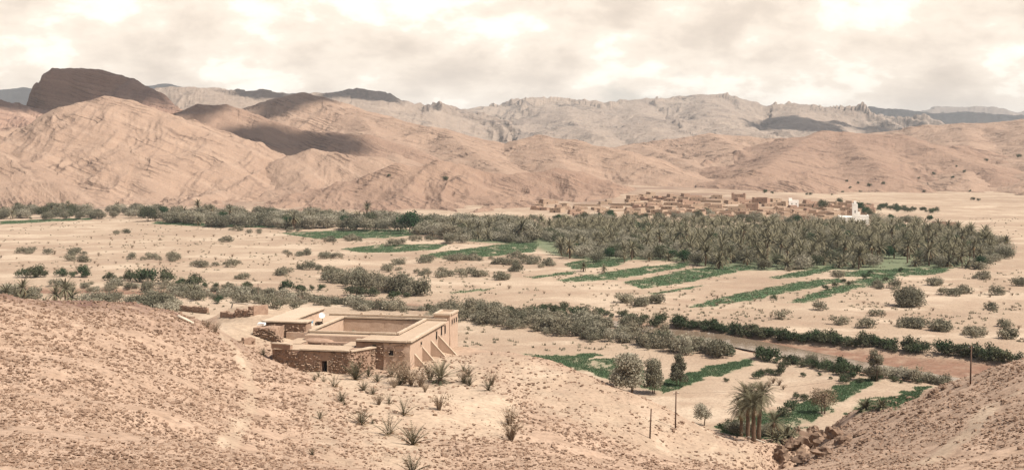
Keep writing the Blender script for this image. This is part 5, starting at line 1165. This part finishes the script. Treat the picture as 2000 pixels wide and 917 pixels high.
# --- seedling palms and dry shrubs of the yard
SEED = [(597,723,22),(622,735,20),(653,755,30),(615,742,14),(695,742,48),(692,733,30),(720,735,28),(765,735,34),(710,762,24),(632,745,18),(737,745,26),(915,735,30),(908,748,22),(917,752,24),(955,762,28),(705,828,42),(759,848,48),(789,810,42),(806,868,52),(805,925,55),(667,783,26),(625,818,24),(760,788,24),(727,770,22),(780,752,30),(905,724,22),(515,694,20),(672,790,18),(610,888,20),(728,826,14)]
for k, (px, py, hp) in enumerate(SEED):
    p = hit(px, py); plant("seedling", p, "date palm seedling with stiff upright fronds in the sandy yard", "yard palm seedlings", hp * mpp(p) / 1.8)
p = hit(860, 748); e = empty("young_date_palm", p); tag(e, "largest young date palm with bushy dark skirt in front of the side wall", "palm")
V, F = [], []
for j in range(36): frond_geo(V, F, (0.1 * rp.randn(), 0.1 * rp.randn(), 0.6), j * 2.4 + rp.rand() * .5, R(84) - R(72) * (j / 36) + rp.randn() * .08, 2.9 + 0.5 * rp.rand(), R(50), 0.5, 6, 20)
mesh_obj("crown", V, F, M_PALM, e, False); V, F = [], []
for j in range(22): frond_geo(V, F, (0, 0, 0.5), j * 2.4 + rp.rand(), R(8) - rp.rand() * 0.6, 1.5 + 0.4 * rp.rand(), R(60), 0.4, 4, 12)
mesh_obj("dead_fronds", V, F, M_DKGREEN, e, False); V, F = tube([(0, 0, -0.3), (0, 0, 0.7)], 0.4, 0.3, 8); mesh_obj("trunk", V, F, M_BARK, e)
for k, (px, py, hp) in enumerate(((803,752,44),(822,755,36),(840,742,40),(858,800,38),(790,748,34),(770,757,24),(905,745,26),(960,752,28),(785,745,50),(998,860,50),(995,830,40),(420,650,24),(405,640,20),(740,790,26),(690,700,10),(830,765,20))):
    p = hit(px, py); plant("dryshrub", p, "leafless brown shrub in the yard before the farmstead", "leafless yard shrubs", hp * mpp(p) / 1.7)
for x, y, s in ((-14.6, 8.9, .8), (-11.4, 9.0, .95), (-6.6, 8.6, .7)):
    q = Matrix.Rotation(HROT, 3, 'Z') @ Vector((x, y, 0)); plant("shrub", (HA[0] + q.x, HA[1] + q.y, 17.9), "green shrub growing inside the farmstead courtyard", "courtyard shrubs", s * 0.9, zs=2.0)

# --- power poles
def pole(px, py, h, lean, label, arm=True):
    p = hit(px, py); e = empty("power_pole", p); tag(e, label, "pole"); V, F = tube([(0, 0, -0.5), (lean * h, 0, h)], 0.11, 0.08, 8); mesh_obj("shaft", V, F, M_POLE, e)
    if arm:
        V, F = tube([(lean * h * .93 - 0.35, 0.0, h * 0.93), (lean * h * .93 + 0.35, 0.0, h * 0.95)], 0.035, 0.035, 5); mesh_obj("crossarm", V, F, M_POLE, e)
        for s in (-0.3, 0.3):
            V, F = tube([(lean * h * .93 + s, 0, h * 0.95), (lean * h * .93 + s, 0, h * 0.95 + 0.12)], 0.03, 0.02, 6); mesh_obj("insulator", V, F, M_WHITE, e)
    return (p[0] + lean * h * .93, p[1], p[2] + h * 0.96)
t1 = pole(1319, 836, 4.9, 0.02, "taller dark power pole on the sandy slope near the small pale tree")
t2 = pole(1269, 855, 3.7, 0.05, "shorter leaning power pole lower on the sandy slope", False)
t3 = pole(1895, 750, 5.0, 0.03, "dark power pole on the rim of the right-hand slope")
t4 = pole(504, 592, 6.5, 0.0, "dark power pole beside the slender tree behind the hut")
def wire(a, b, sag, label):
    V, F = tube([(a[0] + (b[0] - a[0]) * t - a[0], a[1] + (b[1] - a[1]) * t - a[1], a[2] + (b[2] - a[2]) * t - sag * 4 * t * (1 - t) - a[2]) for t in [i / 14 for i in range(15)]], 0.012, 0.012, 4); o = mesh_obj("power_line", V, F, M_POLE); o.location = a; tag(o, label, "wire")
wire(t1, t3, 1.6, "thin power line strung from the sandy slope to the right-hand rim")

# --- stones of the slopes
M_SLOPESTONE = plaster_mat("slope_stone", (0.185, 0.12, 0.083), (0.30, 0.205, 0.145), (0.13, 0.083, 0.06), 0.5, 0.4)
rk = np.random.RandomState(99)
def stone_points(n, ymin=52, ymax=200):
    """points spread evenly over the picture of the stony slopes"""
    out = []
    ii = np.nonzero((GY > ymin) & (GY < ymax))[0]
    py = HZ + (CAMZ - GZ) * FPX / np.maximum(GY[:, None], 1)
    w_ = np.abs(np.diff(py, axis=0, append=py[-1:])) * GSTONY; w_ = np.where((py > 560) & (py < 960), w_, 0); w_[:ii[0]] = 0; w_[ii[-1]:] = 0
    w_[:, np.abs(GU) > 0.46] = 0
    w_ = w_ / w_.sum(); k = rk.choice(w_.size, n, p=w_.ravel()); r, c = np.unravel_index(k, w_.shape)
    y = GY[r] + rk.rand(n) * (GY[np.minimum(r + 1, len(GY) - 1)] - GY[r]); u = GU[c] + (rk.rand(n) - 0.5) * (0.94 / 700); x = u * y
    return x, y, gz(x, y)
x, y, z = stone_points(85000)
s = (0.032 + 0.13 * rk.rand(len(x)) ** 3.0) * np.clip(y / 100, 0.75, 1.5) * 1.35
keep = fbm(x / 7, y / 7, 3, 0.5, 4) + 0.6 * rk.rand(len(x)) > -0.05
x, y, z, s = x[keep], y[keep], z[keep], s[keep]
n = len(x); corner = np.array([[(1 if k & 1 else -1), (1 if k & 2 else -1), (1 if k & 4 else -1)] for k in range(8)], float)
Cn = corner[None] * np.array([1.0, 0.75, 0.5]) * (0.62 + 0.85 * (rk.rand(n, 8, 3) - 0.5)) * s[:, None, None]
a = rk.rand(n) * 6.28; ca, sa = np.cos(a)[:, None], np.sin(a)[:, None]
Vs = np.stack([x[:, None] + ca * Cn[..., 0] - sa * Cn[..., 1], y[:, None] + sa * Cn[..., 0] + ca * Cn[..., 1], z[:, None] + Cn[..., 2] + 0.22 * s[:, None]], -1).reshape(-1, 3)
q = np.array([(0, 2, 3, 1), (4, 5, 7, 6), (0, 1, 5, 4), (2, 6, 7, 3), (0, 4, 6, 2), (1, 3, 7, 5)]); Fs = (np.arange(n)[:, None, None] * 8 + q[None]).reshape(-1, 4)
o = mesh_obj("scattered_stones", Vs, Fs, M_SLOPESTONE, smooth=False); o["kind"] = "stuff"; tag(o, "small brown stones littering the slopes", "stones")
def boulder_mesh(k):
    bm = bmesh.new(); bmesh.ops.create_icosphere(bm, subdivisions=1, radius=0.5)
    for v in bm.verts: v.co *= 0.75 + 0.5 * rv.random(); v.co.z *= 0.62
    for i in range(2):
        nrm = Vector((rv.gauss(0, 1), rv.gauss(0, 1), rv.gauss(0, .6))).normalized(); bmesh.ops.bisect_plane(bm, geom=bm.verts[:] + bm.edges[:] + bm.faces[:], plane_co=nrm * 0.33, plane_no=nrm, clear_outer=True)
        ed = [e for e in bm.edges if e.is_boundary]
        if ed: bmesh.ops.contextual_create(bm, geom=ed)
    me = bpy.data.meshes.new("stone"); bm.to_mesh(me); bm.free(); me.materials.append(M_SLOPESTONE); return me
BM = [boulder_mesh(k) for k in range(8)]
x, y, z = stone_points(285, 54, 175)
for i in range(len(x)):
    o = bpy.data.objects.new("stone", BM[i % 8]); COL.objects.link(o); sz = (3.2 + 4.5 * rk.rand() ** 2) * y[i] / FPX * 2.0; o.location = (x[i], y[i], z[i] + 0.12 * sz); o.scale = (sz, sz * 0.85, sz * 0.8); o.rotation_euler = (rk.randn() * .2, rk.randn() * .2, rk.rand() * 6.28)
    tag(o, "larger brown stone lying among the gravel of the slope", "stone", "slope stones")
# rock outcrop at the gully and on the rim
M_OUTCROP = plaster_mat("gully_rock", (0.17, 0.112, 0.078), (0.24, 0.165, 0.117), (0.11, 0.07, 0.05), 0.35, 0.5)
for px, py, w_, hp in ((1530,895,34,40),(1552,880,40,46),(1580,872,40,44),(1604,862,36,40),(1632,852,34,34),(1570,902,36,30),(1610,890,40,30),(1650,866,34,26),(1590,845,20,24),(1562,848,16,26),(1680,850,24,14),(1535,870,18,28),(1828,768,16,16),(1845,760,14,12),(1818,775,10,14),(1745,812,14,9),(1765,808,12,9),(1800,806,12,9),(1812,795,8,8),(1870,755,12,8)):
    p = hit(px, py); bm = bmesh.new(); bmesh.ops.create_icosphere(bm, subdivisions=3, radius=0.5)
    for v in bm.verts:
        c_ = v.co; k = 1 + 0.75 * float(gnoise(np.array([c_.x * 2.2 + px]), np.array([c_.y * 2.2 + c_.z * 3.1]))[0]) + 0.2 * float(gnoise(np.array([c_.x * 6 + px]), np.array([c_.z * 8 + c_.y * 3]))[0]); v.co = c_ * k; v.co.z = round(v.co.z * 5) / 5 * 0.75 + v.co.z * 0.25; v.co.x = round(v.co.x * 6) / 6 * 0.6 + v.co.x * 0.4
    me = bpy.data.meshes.new("rock"); bm.to_mesh(me); bm.free(); me.materials.append(M_OUTCROP); o = bpy.data.objects.new("rock", me); COL.objects.link(o)
    mp1 = mpp(p); o.location = (p[0], p[1] + w_ * mp1 * .3, p[2] + hp * mp1 * 0.12); o.scale = (w_ * mp1 * 0.95, w_ * mp1 * 0.9, hp * mp1 * 0.8); o.rotation_euler = (rv.gauss(0, .15), rv.gauss(0, .2), rv.uniform(0, 6))
    tag(o, "fissured grey-brown rock in the outcrop at the gully" if py > 840 and px < 1700 else "jutting brown rock on the rim of the right-hand slope", "rock", "gully outcrop" if py > 840 and px < 1700 else "rim rocks")
# ------------------------------------------------------------------ air
def haze():
    m = bpy.data.materials.new("air"); m.use_nodes = True; t = m.node_tree; t.nodes.clear()
    o = t.nodes.new('ShaderNodeOutputMaterial'); v = t.nodes.new('ShaderNodeVolumePrincipled')
    v.inputs['Color'].default_value = (0.81, 0.87, 0.91, 1); v.inputs['Density'].default_value = HAZE_D; v.inputs['Anisotropy'].default_value = 0.0
    L(t, v.outputs[0], o.inputs['Volume'])
    x, y0, y1, z0, z1 = 17000, -400, 15500, -45, 560
    V = [(-x, y0, z0), (x, y0, z0), (x, y1, z0), (-x, y1, z0), (-x, y0, z1), (x, y0, z1), (x, y1, z1), (-x, y1, z1)]
    F = [(3, 2, 1, 0), (4, 5, 6, 7), (0, 1, 5, 4), (1, 2, 6, 5), (2, 3, 7, 6), (3, 0, 4, 7)]
    ob = mesh_obj("haze", V, F, m, smooth=False); ob["kind"] = "stuff"; tag(ob, "thin pale haze filling the air of the whole valley", "haze")
HAZE_D = 5.4e-5
haze()
